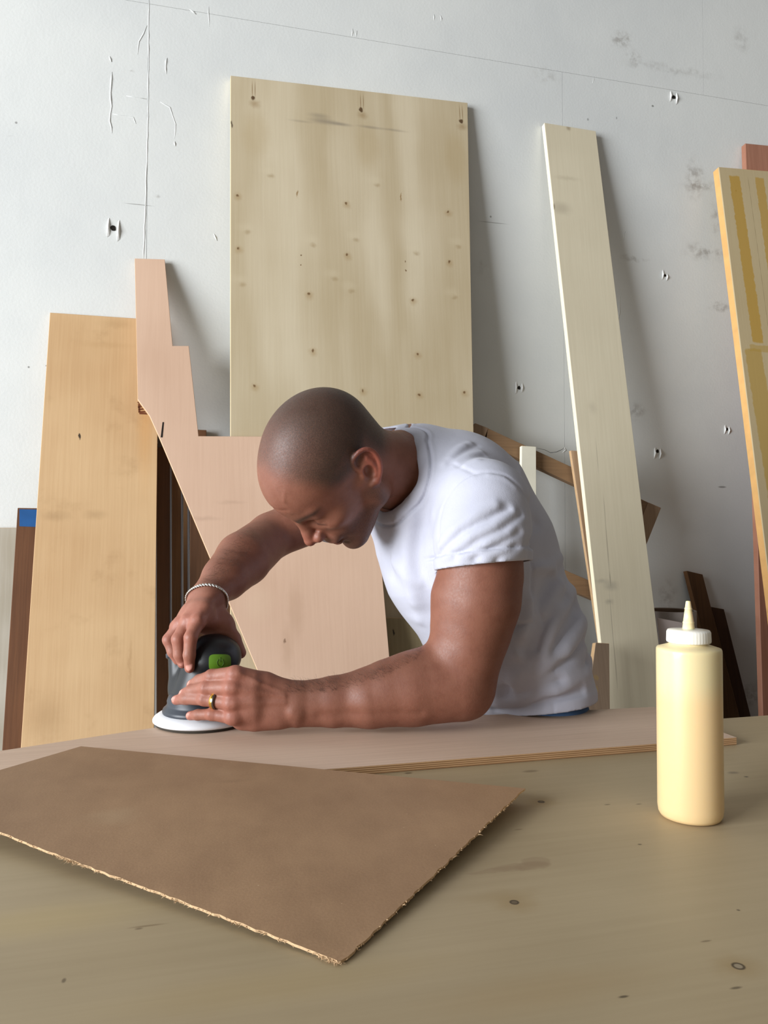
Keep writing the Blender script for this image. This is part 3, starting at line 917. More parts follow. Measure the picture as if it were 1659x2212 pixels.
class HS:
    """half space: negative on the side n points away from"""
    def __init__(s, p, n):
        s.p, s.nn = np.float32(p), np.float32(unit(n))
    def d(s, P):
        return (P - s.p) @ s.nn
def smin(a, b, k):
    if k <= 0: return np.minimum(a, b)
    h = np.maximum(k - np.abs(a - b), 0) / k
    return np.minimum(a, b) - h * h * k * 0.25
class SDF:
    def __init__(s):
        s.ops = []
    def u(s, prim, k=0.01): s.ops.append(('u', prim, k)); return s
    def sub(s, prim, k=0.004): s.ops.append(('s', prim, k)); return s
    def crease(s, pts, amp, w):
        """raise (amp>0) or sink the surface along a polyline"""
        for a, b in zip(pts[:-1], pts[1:]):
            pass
        s.ops.append(('r', [RC(a, b, 0, 0) for a, b in zip(pts[:-1], pts[1:])], (amp, w)))
        return s
    def prep(s, cen, R):
        """which shapes matter to which block of space"""
        cen = np.asarray(cen, np.float32)
        s.use = []
        for op, prim, k in s.ops:
            if op == 'r':
                s.use.append([pr.d(cen) - R <= 3.2 * k[1] for pr in prim])
            else:
                s.use.append(prim.d(cen) - 2.4 * R <= max(k, 0.004) * 1.5 + 0.012)
    def __call__(s, P, i=None):
        P = np.asarray(P, np.float32)
        v = np.full(len(P), 9.0, np.float32)
        for n, (op, prim, k) in enumerate(s.ops):
            if op == 'r':
                amp, w = k
                best = None
                for m, pr in enumerate(prim):
                    if i is not None and not s.use[n][m][i]: continue
                    dd_ = pr.d(P)
                    best = dd_ if best is None else np.minimum(best, dd_)
                if best is not None:
                    v = v - amp * np.exp(-(best / w) ** 2)
                continue
            if i is not None and not s.use[n][i]:
                continue
            e = prim.d(P)
            if op == 'u': v = smin(v, e, k)
            else: v = -smin(-v, e, k)
        return v

def polygonise(fn, lo, hi, h, B=20):
    lo, hi = np.asarray(lo, float), np.asarray(hi, float)
    nb = np.ceil((hi - lo) / (h * B)).astype(int)
    gi = np.stack(np.meshgrid(*[np.arange(n) for n in nb], indexing='ij'), -1).reshape(-1, 3)
    cen = lo + (gi + 0.5) * h * B
    Rb = h * B * math.sqrt(3) / 2
    v = np.concatenate([fn(cen[i:i + 20000]) for i in range(0, len(cen), 20000)])
    act = gi[np.abs(v) < Rb * 1.8 + 0.012]
    S = 1 << 14
    loc = np.stack(np.meshgrid(*[np.arange(B + 1)] * 3, indexing='ij'), -1).reshape(-1, 3)
    cornr = np.array([(i, j, k) for i in (0, 1) for j in (0, 1) for k in (0, 1)])
    edges = [(a, b) for a in range(8) for b in range(a + 1, 8) if np.abs(cornr[a] - cornr[b]).sum() == 1]
    CK, CP, QK = [], [], []
    key = lambda a: (a[:, 0] * S + a[:, 1]) * S + a[:, 2]
    todo, done = act, set(map(tuple, act))
    while len(todo):
      fn.prep(lo + (todo + 0.5) * h * B, Rb)
      for bi, g0 in enumerate(todo):
          base = g0 * B
          P = lo + (base + loc) * h
          V = fn(P, bi).reshape(B + 1, B + 1, B + 1)
          if V.min() > 0 or V.max() < 0:
              continue
          ins = V < 0
          cnt = np.zeros((B, B, B), int)
          for (i, j, k) in cornr:
              cnt += ins[i:i + B, j:j + B, k:k + B]
          cells = np.argwhere((cnt > 0) & (cnt < 8))
          cv = np.stack([V[cells[:, 0] + i, cells[:, 1] + j, cells[:, 2] + k] for (i, j, k) in cornr], 1)
          acc = np.zeros((len(cells), 3)); n = np.zeros(len(cells))
          for (a, b) in edges:
              m = (cv[:, a] < 0) != (cv[:, b] < 0)
              t = cv[m, a] / (cv[m, a] - cv[m, b])
              acc[m] += cornr[a] + t[:, None] * (cornr[b] - cornr[a]); n[m] += 1
          CK.append(key(base + cells + 1)); CP.append(lo + (base + cells + acc / n[:, None]) * h)
          for ax in range(3):
              sl0 = [slice(0, B)] * 3; sl1 = [slice(0, B)] * 3
              sl1[ax] = slice(1, B + 1)
              i0, i1 = ins[tuple(sl0)], ins[tuple(sl1)]
              e = np.argwhere(i0 != i1)
              if not len(e): continue
              flip = i0[tuple(e.T)]
              b1, b2 = [(1, 2), (2, 0), (0, 1)][ax]
              o1 = np.zeros(3, int); o1[b1] = 1
              o2 = np.zeros(3, int); o2[b2] = 1
              e = e + base + 1
              q = np.stack([key(e - o1 - o2), key(e - o2), key(e), key(e - o1)], 1)
              q[~flip] = q[~flip][:, ::-1]
              QK.append(q)
      # blocks the surface runs into but that were not sampled yet
      have = np.unique(np.concatenate(CK)); need = np.unique(np.concatenate(QK).ravel())
      miss = need[~np.isin(need, have)]
      g_ = (np.stack([miss // (S * S), (miss // S) % S, miss % S], 1) - 1) // B
      g_ = [t_ for t_ in set(map(tuple, g_)) if t_ not in done and min(t_) >= 0]
      done.update(g_); todo = np.array(g_).reshape(-1, 3)
    CK = np.concatenate(CK); CP = np.concatenate(CP); QK = np.concatenate(QK)
    CK, ui = np.unique(CK, return_index=True)
    CP = CP[ui]
    ix = np.searchsorted(CK, QK); ix = np.clip(ix, 0, len(CK) - 1)
    ok = (CK[ix] == QK).all(1)
    return CP, ix[ok]

def fast_mesh(name, V, Fq, mats, parent=None, origin=None, attrs=None, smooth=True):
    V = np.asarray(V, float)
    o0 = np.zeros(3) if origin is None else np.asarray(origin, float)
    me = bpy.data.meshes.new(name)
    n = Fq.shape[1]
    me.vertices.add(len(V)); me.vertices.foreach_set('co', (V - o0).astype(np.float32).ravel())
    me.loops.add(Fq.size); me.loops.foreach_set('vertex_index', Fq.astype(np.int32).ravel())
    me.polygons.add(len(Fq)); me.polygons.foreach_set('loop_start', np.arange(0, Fq.size, n, dtype=np.int32))
    me.update(calc_edges=True)
    if smooth:
        me.polygons.foreach_set('use_smooth', np.ones(len(Fq), bool))
    for m in (mats if isinstance(mats, (list, tuple)) else [mats]):
        me.materials.append(m)
    for k, a in (attrs or {}).items():
        at = me.attributes.new(k, 'FLOAT_COLOR', 'POINT')
        full = np.ones((len(V), 4), np.float32); full[:, :a.shape[1]] = a
        at.data.foreach_set('color', full.ravel())
    o = bpy.data.objects.new(name, me)
    C.objects.link(o)
    if parent is not None:
        o.parent = parent
        o.location = o0 - parent_world(parent)
    else:
        o.location = o0
    return o

def drop_unused(V, Fq, keep):
    Fq = Fq[keep]
    u, inv = np.unique(Fq, return_inverse=True)
    return u, inv.reshape(Fq.shape)

def trace(fn, pix, d0=0.9, d1=2.0):
    """where the rays through the pixels first meet the solid"""
    pix = np.asarray(pix, float)
    r = np.stack([(pix[:, 0] - IW / 2) / FPX, (IH / 2 - pix[:, 1]) / FPX, -np.ones(len(pix))], 1)
    t = np.full(len(pix), d0)
    for _ in range(60):
        t = np.minimum(t + fn(r * t[:, None]) * 0.85 / np.linalg.norm(r, axis=1), d1)
    return r * t[:, None]

def laplace(V, Fq, n=1, f=0.5):
    for _ in range(n):
        acc = np.zeros_like(V); c = np.zeros(len(V))
        for a in range(4):
            b = (a + 1) % 4
            np.add.at(acc, Fq[:, a], V[Fq[:, b]]); np.add.at(acc, Fq[:, b], V[Fq[:, a]])
            np.add.at(c, Fq[:, a], 1); np.add.at(c, Fq[:, b], 1)
        V = V + f * (acc / np.maximum(c, 1)[:, None] - V)
    return V

# ------------------------------------------------------------------ random orbit sander
S0 = at_z(438, 1560, ZW)
ZU = np.array([0, 0, 1.0])
sander = empty('orbital_sander', S0)
tag(sander, 'dark grey orbital sander with white disc and green power button in the man\'s hands', 'sander')
M['sand_dark'] = plain('sander_rubber', (26, 27, 30), .4, .4, .12, 60)
M['sand_grey'] = plain('sander_housing', (48, 53, 62), .42, .45, .08, 50)
M['white_pl'] = plain('white_plastic', (232, 234, 238), .4, .4, .03, 20)
M['green'] = plain('green_button', (92, 132, 34), .4, .4, .05, 40)
M['green_d'] = plain('green_icon', (70, 104, 28), .5, .3, .05, 40)
M['pad'] = plain('sanding_pad', (70, 66, 60), .9, .1, .1, 80)
M['black_pl'] = plain('black_plastic', (22, 24, 26), .5, .35, .1, 40)
lathe('sanding_pad', [(.066, 0), (.069, .001), (.069, .005), (.05, .006)], S0 + ZU * .0004, M['pad'], sander, 64)
lathe('backing_disc', [(.055, .0045), (.0705, .0046), (.0726, .0062), (.0728, .0085), (.071, .0115), (.066, .0150), (.0585, .0175), (.050, .0185)], S0, M['white_pl'], sander, 72)
lathe('lower_housing', [(.0585, .0165), (.0592, .020), (.058, .0235), (.0535, .0275), (.0520, .031), (.0525, .035), (.0505, .041), (.046, .046), (.03, .05)], S0, M['sand_grey'], sander, 64)
sb = from_world(S0)
cu, cr_, ct = from_world(S0 + ZU) - sb, np.array([1.0, 0, 0]), None
cu = unit(cu); ct = unit(np.cross(cr_, cu))      # ct: level, towards the viewer
def sp_(x, z, t=0.0):
    return sb + cr_ * x + cu * z + ct * t
HEADC = sp_(.0165, .103, .002)
sd = SDF()
sd.u(EC(sp_(0, .040), sp_(.010, .085), cr_, (.046, .044), (.040, .040)), .0)
sd.u(EL(HEADC, (.0400, .0285, .040), np.stack([cr_, cu, ct])), .012)
sd.u(EL(sp_(.016, .094, .004), (.0380, .020, .039), np.stack([cr_, cu, ct])), .010)
# exhaust tube on the left
sd.u(RC(sp_(-.040, .096, -.018), sp_(-.033, .045, -.006), .0175, .019), .008)
sd.u(RC(sp_(-.033, .05, -.006), sp_(-.02, .04, 0), .018, .02), .01)
# seam grooves
P_, Fq = polygonise(sd, sb - .11, sb + np.array([.11, .16, .11]), .0014, 16)
W_ = to_world(P_)
fast_mesh('sander_body', W_, Fq, M['sand_dark'], sander, S0)
lathe('exhaust_collar', [(.019, 0), (.0205, .002), (.0205, .007), (.018, .009), (.018, .0125), (.0195, .013), (.0195, .019), (.015, .020)], to_world(sp_(-.040, .094, -.018)), M['sand_grey'], sander, 32, axis=(to_world(sp_(-.040, .096, -.018)) - to_world(sp_(-.033, .045, -.006))))
# power button and its frame, wrapped onto the head
def patch(name, x0, x1, y0, y1, lift, mat, parent, nx=14, ny=10, power=4.5, thick=.003):
    g_ = []
    for j in range(ny + 1):
        for i in range(nx + 1):
            a, b = -1 + 2 * i / nx, -1 + 2 * j / ny
            # squircle mapping
            r = max(abs(a), abs(b))
            if r > 0:
                q = (abs(a) ** power + abs(b) ** power) ** (1 / power)
                a, b = a * r / q, b * r / q
            g_.append(((x0 + x1) / 2 + a * (x1 - x0) / 2, (y0 + y1) / 2 + b * (y1 - y0) / 2))
    P = trace(sd, g_)
    e = 1e-3
    N = np.stack([sd(P + np.eye(3)[k] * e) - sd(P - np.eye(3)[k] * e) for k in range(3)], 1)
    N /= np.linalg.norm(N, axis=1)[:, None]
    T = to_world(P + N * lift); Bk = to_world(P + N * (lift - thick))
    n = len(g_)
    Fc = []
    ii = lambda i, j: j * (nx + 1) + i
    for j in range(ny):
        for i in range(nx):
            Fc.append((ii(i, j), ii(i, j + 1), ii(i + 1, j + 1), ii(i + 1, j)))
    rg = [ii(i, 0) for i in range(nx)] + [ii(nx, j) for j in range(ny)] + [ii(i, ny) for i in range(nx, 0, -1)] + [ii(0, j) for j in range(ny, 0, -1)]
    for a, b in zip(rg, rg[1:] + rg[:1]):
        Fc.append((a, b, n + b, n + a))
    o = mesh_obj(name, np.concatenate([T, Bk]), Fc, mat, parent, False, loc=T.mean(0))
    recalc(o)
    return o
patch('button_frame', 447, 501, 1409, 1453, .0006, M['black_pl'], sander)
btn = patch('power_button', 451.5, 497, 1414, 1448, .0022, M['green'], sander)
ring_px = [(475 + 6.5 * math.cos(a), 1431 + 7.5 * math.sin(a)) for a in np.linspace(-1.0, 4.14, 18)]
def on_button(px):
    P = trace(sd, px)
    e = 1e-3
    N = np.stack([sd(P + np.eye(3)[k] * e) - sd(P - np.eye(3)[k] * e) for k in range(3)], 1)
    N /= np.linalg.norm(N, axis=1)[:, None]
    return to_world(P + N * .0023)
tube('power_symbol', list(on_button(ring_px)), .0005, M['green_d'], btn, 6)
tube('power_symbol', list(on_button([(475, 1420), (475, 1430)])), .0005, M['green_d'], btn, 6)
patch('air_slot', 426, 434, 1417, 1427, .0004, M['black_pl'], sander, 6, 6, 3)
patch('air_slot', 389, 396, 1520, 1526, .0004, M['black_pl'], sander, 6, 4, 3)

# ------------------------------------------------------------------ the man
px_m = lambda r, d: r * d / FPX
def RCp(a, b, ra, rb):
    return RC(Q(*a), Q(*b), ra, rb)

# head frame fitted to the photograph: F forward, L his left, U crown
HF = np.array([-0.475, -0.878, 0.063]); HL = np.array([0.547, -0.238, 0.803]); HU = np.array([-0.690, 0.416, 0.593])
HF = unit(HF); HL = unit(HL - HF * (HL @ HF)); HU = np.cross(HF, HL); HU = unit(HU)
HO = np.array([-0.0689, 0.0673, -1.1634])
HR = np.stack([HF, HL, HU])
def H(f, l, u):
    return HO + f * HF + l * HL + u * HU
def hel(c, r, rot=None):
    R = HR if rot is None else rot @ HR
    return EL(H(*c), r, R)
def hrc(a, b, ra, rb):
    return RC(H(*a), H(*b), ra, rb)

body = SDF()
# cranium and face
body.u(hel((-.004, 0, .044), (.0975, .0765, .0865)), 0)
body.u(hel((.040, 0, .045), (.060, .058, .058)), .025)
body.u(hel((.040, 0, -.015), (.056, .056, .060)), .030)
body.u(hel((.058, 0, -.050), (.040, .036, .040)), .020)
for s in (-1, 1):
    body.u(hrc((.006, s * .054, -.045), (.074, s * .016, -.084), .014, .013), .022)     # jaw
    body.u(hrc((.0, s * .060, -.008), (.008, s * .054, -.050), .012, .013), .020)
    body.u(hel((.064, s * .043, -.010), (.020, .016, .014)), .016)                       # cheekbone
    body.u(hrc((.089, s * .010, .0265), (.074, s * .045, .030), .0095, .0075), .012)     # brow ridge
    body.sub(hel((.098, s * .031, .008), (.014, .019, .0115)), .012)                     # socket
    body.u(hel((.0745, s * .0315, .0075), (.0140, .0150, .0125)), .003)                  # lid over the eye
    body.u(hrc((.0885, s * .024, -.0005), (.084, s * .042, .000), .0022, .002), .004)    # lower lid
    body.u(hrc((.0935, s * .012, .019), (.080, s * .046, .0205), .0035, .003), .006)     # fold under the brow
body.u(hel((.083, 0, -.086), (.0165, .019, .0155)), .012)                                # chin
body.u(hrc((.094, 0, .020), (.109, 0, -.008), .0080, .0082), .010)                       # nose
body.u(hrc((.109, 0, -.008), (.1165, 0, -.0175), .0082, .0098), .006)
for s in (-1, 1):
    body.u(hel((.1045, s * .0125, -.0220), (.0105, .0072, .0078)), .006)
    body.sub(hel((.1085, s * .0065, -.0290), (.0050, .0035, .0030)), .002)
    body.crease([H(.100, s * .019, -.022), H(.094, s * .027, -.038), H(.088, s * .030, -.055)], -.0022, .0045)
body.u(hel((.092, 0, -.043), (.0125, .026, .014)), .012)
body.u(hel((.0985, 0, -.0465), (.0085, .0235, .0052)), .004)                             # upper lip
body.u(hel((.0960, 0, -.0575), (.0090, .0205, .0060)), .004)                             # lower lip
body.crease([H(.104, 0, -.0518), H(.1005, .012, -.0522), H(.092, .025, -.0535)], -.0030, .0022)
body.crease([H(.104, 0, -.0518), H(.1005, -.012, -.0522), H(.092, -.025, -.0535)], -.0030, .0022)
body.crease([H(.096, -.014, -.069), H(.098, 0, -.0685), H(.096, .014, -.069)], -.0030, .006)
# frown lines and forehead veins
for l in (-.006, .006):
    body.crease([H(.103, l, .022), H(.104, l * 1.1, .038)], -.0014, .003)
body.crease([H(.087, .035, .052), H(.085, .036, .075), H(.078, .030, .095), H(.066, .034, .108)], .0008, .0034)
body.crease([H(.085, .036, .075), H(.070, .046, .090)], .0007, .0032)
body.crease([H(.100, -.02, .060), H(.100, .0, .063), H(.094, .03, .060)], -.0008, .003)
body.crease([H(.099, -.02, .046), H(.1005, .0, .048), H(.093, .03, .046)], -.0008, .003)
# ears
for s in (-1, 1):
    eu = unit(np.array([-.40, s * .10, .90]))
    eb = unit(np.array([-.86, s * .38, -.38])); eb = unit(eb - eu * (eb @ eu))
    en = np.cross(eu, eb) * (1 if s < 0 else 1)
    if en[1] * s < 0: en = -en
    ec = np.array([-.014, s * .0765, .002])
    def E_(a, b, n=0.0):
        return H(*(ec + a * eu + b * eb + n * en))
    Rl = np.stack([eu, eb, en]) @ HR
    body.u(EL(E_(.003, .001, -.0015), (.0285, .0170, .0036), Rl), .004)
    body.u(RC(E_(0, -.004, -.012), E_(0, -.002, -.003), .013, .011), .006)
    hx = [(.002, -.010), (.016, -.0165), (.027, -.0130), (.0335, -.002), (.0325, .009), (.024, .0165), (.010, .0190), (-.004, .0165), (-.016, .0105), (-.025, .003)]
    # finer steps round the rim
    hp_ = np.array(hx); tt = np.linspace(0, len(hx) - 1, 37)
    cr3 = []
    for t_ in tt:
        i_ = min(int(t_), len(hx) - 2); q_ = t_ - i_
        P0, P1, P2, P3 = hp_[max(i_ - 1, 0)], hp_[i_], hp_[i_ + 1], hp_[min(i_ + 2, len(hx) - 1)]
        cr3.append(.5 * ((2 * P1) + (P2 - P0) * q_ + (2 * P0 - 5 * P1 + 4 * P2 - P3) * q_ ** 2 + (3 * P1 - P0 - 3 * P2 + P3) * q_ ** 3))
    body.u(Chain([E_(a_[0], a_[1], .0022) for a_ in cr3], .0036), .003)
    body.u(RC(E_(-.023, .002, .001), E_(-.026, -.006, .001), .0058, .0050), .004)
    ah = [(.020, .003), (.010, .0085), (-.002, .0095), (-.013, .004)]
    body.u(Chain([E_(*a_, .001) for a_ in ah], .0030), .004)
    body.sub(EL(E_(-.003, -.001, .005), (.0115, .0082, .0075), Rl), .0025)
    body.sub(EL(E_(.022, -.004, .004), (.006, .007, .0045), Rl), .0025)
    body.u(EL(E_(-.006, -.0125, .001), (.0062, .0036, .0050), Rl), .003)

# neck
skull = H(-.030, 0, -.020)
C7 = Q(893, 1003, 1.285)
body.u(RC(skull, Q(850, 1018, 1.235), .054, .057), .030)
body.u(RC(Q(850, 1018, 1.235), C7, .057, .066), .02)
body.crease([H(.0, .066, -.035), Q(838, 1075, 1.205), Q(850, 1105, 1.215)], .004, .011)   # neck muscle

# torso (hidden under the shirt) and arms
LV = unit(np.array([.447, 0, .894]))       # his left
body.u(EC(Q(905, 1010, 1.29), Q(985, 1180, 1.31), LV, (.08, .055), (.10, .07)), .03)
body.u(EC(Q(985, 1180, 1.31), Q(1100, 1440, 1.33), LV, (.10, .07), (.08, .06)), .03)
body.u(RCp((905, 1010, 1.29), (1048, 1095, 1.135), .05, .05), .03)
body.u(RCp((905, 1015, 1.29), (835, 1055, 1.44), .04, .045), .03)
# left arm
body.u(RCp((1048, 1090, 1.135), (1040, 1180, 1.120), .055, .059), .03)
body.u(RCp((1040, 1180, 1.120), (1031, 1300, 1.115), .0610, .0600), .006)
body.u(RCp((1031, 1300, 1.115), (1010, 1405, 1.115), .0600, .0510), .006)
body.u(RCp((1010, 1405, 1.115), (1003, 1482, 1.115), .0510, .0450), .006)
body.u(RCp((978, 1290, 1.112), (972, 1350, 1.112), .024, .020), .03)          # biceps
body.u(RCp((1075, 1250, 1.125), (1058, 1370, 1.125), .026, .020), .03)        # triceps
body.u(RCp((1021, 1518, 1.122), (1012, 1495, 1.12), .0165, .022), .02)        # elbow point
body.u(RCp((985, 1478, 1.113), (890, 1492, 1.105), .0525, .0495), .010)
body.u(RCp((890, 1492, 1.105), (800, 1507, 1.098), .0495, .0425), .006)
body.u(RCp((960, 1425, 1.108), (840, 1473, 1.098), .026, .026), .025)         # brachioradialis
body.u(EC(Q(800, 1507, 1.098), Q(720, 1516, 1.092), (0, 1, 0), (.0425, .036), (.0355, .028)), .006)
body.u(EC(Q(720, 1516, 1.092), Q(645, 1521, 1.086), (0, 1, 0), (.0355, .028), (.0320, .0215)), .006)
body.u(RCp((640, 1540, 1.070), (634, 1538, 1.069), .009, .009), .010)         # ulna bump
body.crease([Q(905, 1540, 1.062), Q(800, 1540, 1.062), Q(690, 1545, 1.068)], -.0018, .008)
# left hand
up_ = np.array([0.05, 1, 0])
body.u(EC(Q(640, 1521, 1.084), Q(560, 1514, 1.078), up_, (.0320, .0212), (.0395, .0190)), .006)
body.u(EC(Q(560, 1514, 1.078), Q(512, 1502, 1.076), up_, (.0395, .0190), (.0380, .0150)), .006)
body.u(RCp((600, 1545, 1.082), (525, 1552, 1.082), .017, .016), .012)         # heel of the hand
def finger(pts, rad, kb=.010, k=.0032):
    P = [Q(*p) for p in pts]
    for i in range(len(P) - 1):
        body.u(RC(P[i], P[i + 1], rad[i], rad[i + 1]), kb if i == 0 else k)
FING_L = {'index': [(545, 1466, 1.070), (508, 1455, 1.066), (458, 1461, 1.080), (431, 1470, 1.094), (414, 1479, 1.104)],
          'middle': [(545, 1490, 1.064), (500, 1486, 1.060), (447, 1486, 1.074), (414, 1492, 1.090), (398, 1498, 1.100)],
          'ring': [(545, 1515, 1.063), (500, 1519, 1.060), (443, 1510, 1.074), (402, 1509, 1.090), (381, 1512, 1.103)],
          'pinky': [(545, 1540, 1.066), (503, 1550, 1.062), (459, 1543, 1.070), (428, 1544, 1.078), (411, 1546, 1.086)]}
RAD_L = {'index': (.011, .0108, .0096, .0086, .0072), 'middle': (.011, .0108, .0098, .0088, .0074), 'ring': (.011, .0106, .0093, .0084, .0072), 'pinky': (.010, .0098, .0083, .0075, .0065)}
for n_ in FING_L:
    finger(FING_L[n_], RAD_L[n_])
    p = FING_L[n_]
    body.u(RC(Q(p[1][0] + 4, p[1][1], p[1][2] - .003), Q(p[1][0] - 2, p[1][1], p[1][2] - .003), .0088, .0085), .006)   # knuckle
    body.u(RC(Q(p[2][0] + 2, p[2][1], p[2][2] - .0015), Q(p[2][0] - 2, p[2][1], p[2][2] - .0015), .0085, .0085) if n_ != 'pinky' else RC(Q(p[2][0] + 2, p[2][1], p[2][2] - .0015), Q(p[2][0] - 2, p[2][1], p[2][2] - .0015), .0072, .0072), .004)
finger([(575, 1482, 1.084), (548, 1476, 1.100), (520, 1482, 1.118), (503, 1492, 1.136)], (.015, .0135, .0115, .0095), .014)   # thumb round the far side
for n_, w in (('index', (612, 1496, 1.066)), ('middle', (615, 1505, 1.062)), ('ring', (615, 1518, 1.062))):
    p = FING_L[n_]
    body.crease([Q(*w), Q(565, (p[1][1] + w[1]) / 2, 1.058), Q(p[1][0] + 8, p[1][1], p[1][2] - .010)], .0016, .0035)
for n_ in ('middle', 'ring', 'pinky'):
    p = FING_L[n_][2]
    for o_ in (-5, 0, 5):
        body.crease([Q(p[0] + o_, p[1] - 7, p[2] - .010), Q(p[0] + o_, p[1] + 7, p[2] - .010)], -.0006, .0013)
# right arm
body.u(RCp((835, 1048, 1.44), (700, 1108, 1.405), .052, .046), .02)
body.u(RCp((700, 1108, 1.405), (585, 1158, 1.365), .047, .0405), .006)
body.u(RCp((585, 1158, 1.365), (525, 1208, 1.285), .0405, .0455), .008)
body.u(RCp((525, 1208, 1.285), (487, 1248, 1.235), .0455, .0375), .006)
body.u(EC(Q(487, 1248, 1.235), Q(446, 1290, 1.19), (.8, .35, 0), (.0375, .034), (.0305, .022)), .006)
# right hand
sr = unit(Q(428, 1342, 1.132) - Q(382, 1356, 1.19))
body.u(EC(Q(446, 1290, 1.19), Q(424, 1322, 1.168), sr, (.0295, .021), (.036, .0165)), .012)
body.u(EC(Q(424, 1322, 1.168), Q(408, 1348, 1.155), sr, (.036, .0165), (.036, .013)), .010)
FING_R = {'index': [(440, 1318, 1.150), (427, 1343, 1.132), (412, 1377, 1.112), (409, 1415, 1.112), (409.5, 1443, 1.116)],
          'middle': [(424, 1318, 1.155), (406, 1344, 1.140), (385, 1381, 1.126), (388, 1414, 1.126), (394, 1433, 1.130)],
          'ring': [(412, 1322, 1.165), (389, 1350, 1.158), (365, 1382, 1.150), (374, 1408, 1.148), (384, 1426, 1.150)],
          'pinky': [(408, 1326, 1.175), (382, 1356, 1.180), (368, 1386, 1.178), (374, 1405, 1.174), (382, 1418, 1.172)]}
RAD_R = {'index': (.011, .0108, .0096, .0088, .0074), 'middle': (.011, .0108, .0098, .0088, .0074), 'ring': (.011, .0106, .0095, .0085, .0072), 'pinky': (.010, .0095, .0085, .0075, .0065)}
for n_ in FING_R:
    finger(FING_R[n_], RAD_R[n_])
    p = FING_R[n_]
    body.u(RC(Q(p[1][0], p[1][1] - 3, p[1][2] - .002), Q(p[1][0], p[1][1], p[1][2] - .002), .0098, .0095), .006)
body.u(RCp((432, 1334, 1.152), (482, 1346, 1.184), .0135, .0125), .012)      # web of the thumb
body.u(RCp((424, 1346, 1.166), (474, 1362, 1.188), .0135, .0130), .010)
finger([(462, 1322, 1.190), (486, 1354, 1.186), (504, 1380, 1.182), (519, 1410, 1.180)], (.0165, .0140, .0115, .0092), .016)
for n_ in ('index', 'middle'):
    p = FING_R[n_]
    body.crease([Q(438, 1298, 1.166), Q(p[1][0] + 4, p[1][1] - 8, p[1][2] - .010)], .0016, .0035)

NAILS = [(Q(409, 1440, 1.1088), (.0050, .0062, .0020)), (Q(394, 1496.5, 1.0945), (.0056, .0045, .0020)), (Q(377.5, 1510.5, 1.0965), (.0056, .0046, .0020)),
         (Q(408.5, 1544.5, 1.0805), (.0048, .0040, .0018)), (Q(411.5, 1476.5, 1.0985), (.0048, .0042, .0018)), (Q(391, 1430, 1.1235), (.0042, .0055, .0018))]
for c_, r_ in NAILS:
    body.u(EL(c_, r_), .0008)
def in_head(V):
    return (V - HO) @ HR.T
bl, bh = Q(350, 1500, 1.2), None
allp = np.array([[-.40, -.36, -1.56], [.26, .24, -1.0]])
V, Fq = polygonise(body, allp[0], allp[1], .00158, 16)
V = laplace(V, Fq, 1, .4)
# ---- skin colour by place on the body
skin = np.array(lin((134, 87, 69)))
col = np.tile(skin, (len(V), 1))
def blend(mask, c, s=1.0):
    global col
    m = np.clip(mask, 0, 1)[:, None] * s
    col = col * (1 - m) + np.array(lin(c)) * m
def ss(x, a, b):
    t = np.clip((x - a) / (b - a), 0, 1)
    return t * t * (3 - 2 * t)
hv = in_head(V)
f_, l_, u_ = hv[:, 0], hv[:, 1], hv[:, 2]
al = np.abs(l_)
neckd = np.linalg.norm(V - skull, axis=1)
head = (neckd < .17) & (V[:, 0] < Q(905, 1000, 1.25)[0])
nz = rng.normal(0, 1, len(V))
# cropped hair: crown, sides and nape
hair = ss(u_ - (.012 + .30 * np.maximum(f_ - .0, 0) + 0.0 * al), .0, .022)
line = .052 - .9 * np.maximum(.085 - u_, 0) * .35 + .10 * np.maximum(u_ - .09, 0)
hair = hair * ss(line - f_ - .12 * np.maximum(al - .05, 0), -.016, .014)
nape = ss(-f_ - .030, 0, .03) * ss(u_ + .045, 0, .04)
hair = np.maximum(hair, nape) * head
thin = ss(f_, -.04, .05) * ss(u_, .05, .11)
blend(hair * (1 - .55 * thin), (66, 53, 44), .82)
hairmask = np.clip(hair, 0, 1)
# beard shadow
beard = ss(-u_ - .028, 0, .02) * ss(f_, .0, .03) * head * ss(.115 - np.abs(f_), 0, .02)
beard = np.maximum(beard, ss(-u_ - .005, 0, .02) * np.exp(-((f_ - .012) / .014) ** 2) * head * (al > .04))
blend(beard, (84, 60, 50), .6)
lips = np.exp(-((f_ - .101) / .012) ** 2 - (l_ / .019) ** 4 - ((u_ + .052) / .0085) ** 4) * head
blend(lips, (132, 72, 64), .75)
brow = np.zeros(len(V))
for s in (-1, 1):
    t = np.clip((l_ * s - .009) / .050, -1, 2)
    cu_ = .0245 + .008 * np.sin(np.clip(t, 0, 1) * 2.2)
    th = .0062 - .0024 * np.clip(t, 0, 1)
    brow = np.maximum(brow, np.exp(-((u_ - cu_) / th) ** 2) * ss(t, -.08, .08) * ss(1.05 - t, 0, .15) * (f_ > .045))
blend(brow * head, (46, 34, 28), .85)
lash = np.zeros(len(V))
for s in (-1, 1):
    lash = np.maximum(lash, np.exp(-((u_ - .0005) / .0018) ** 2 - ((l_ * s - .032) / .013) ** 4) * (f_ > .078) * (f_ < .095))
blend(lash * head, (52, 36, 30), .7)
red = np.exp(-((f_ - .112) ** 2 + l_ ** 2 + (u_ + .016) ** 2) / .014 ** 2) * head
blend(red, (164, 84, 66), .45)
earm = ss(al, .074, .084) * head * (np.abs(u_) < .05) * (np.abs(f_ + .02) < .05)
blend(earm, (166, 86, 70), .5)
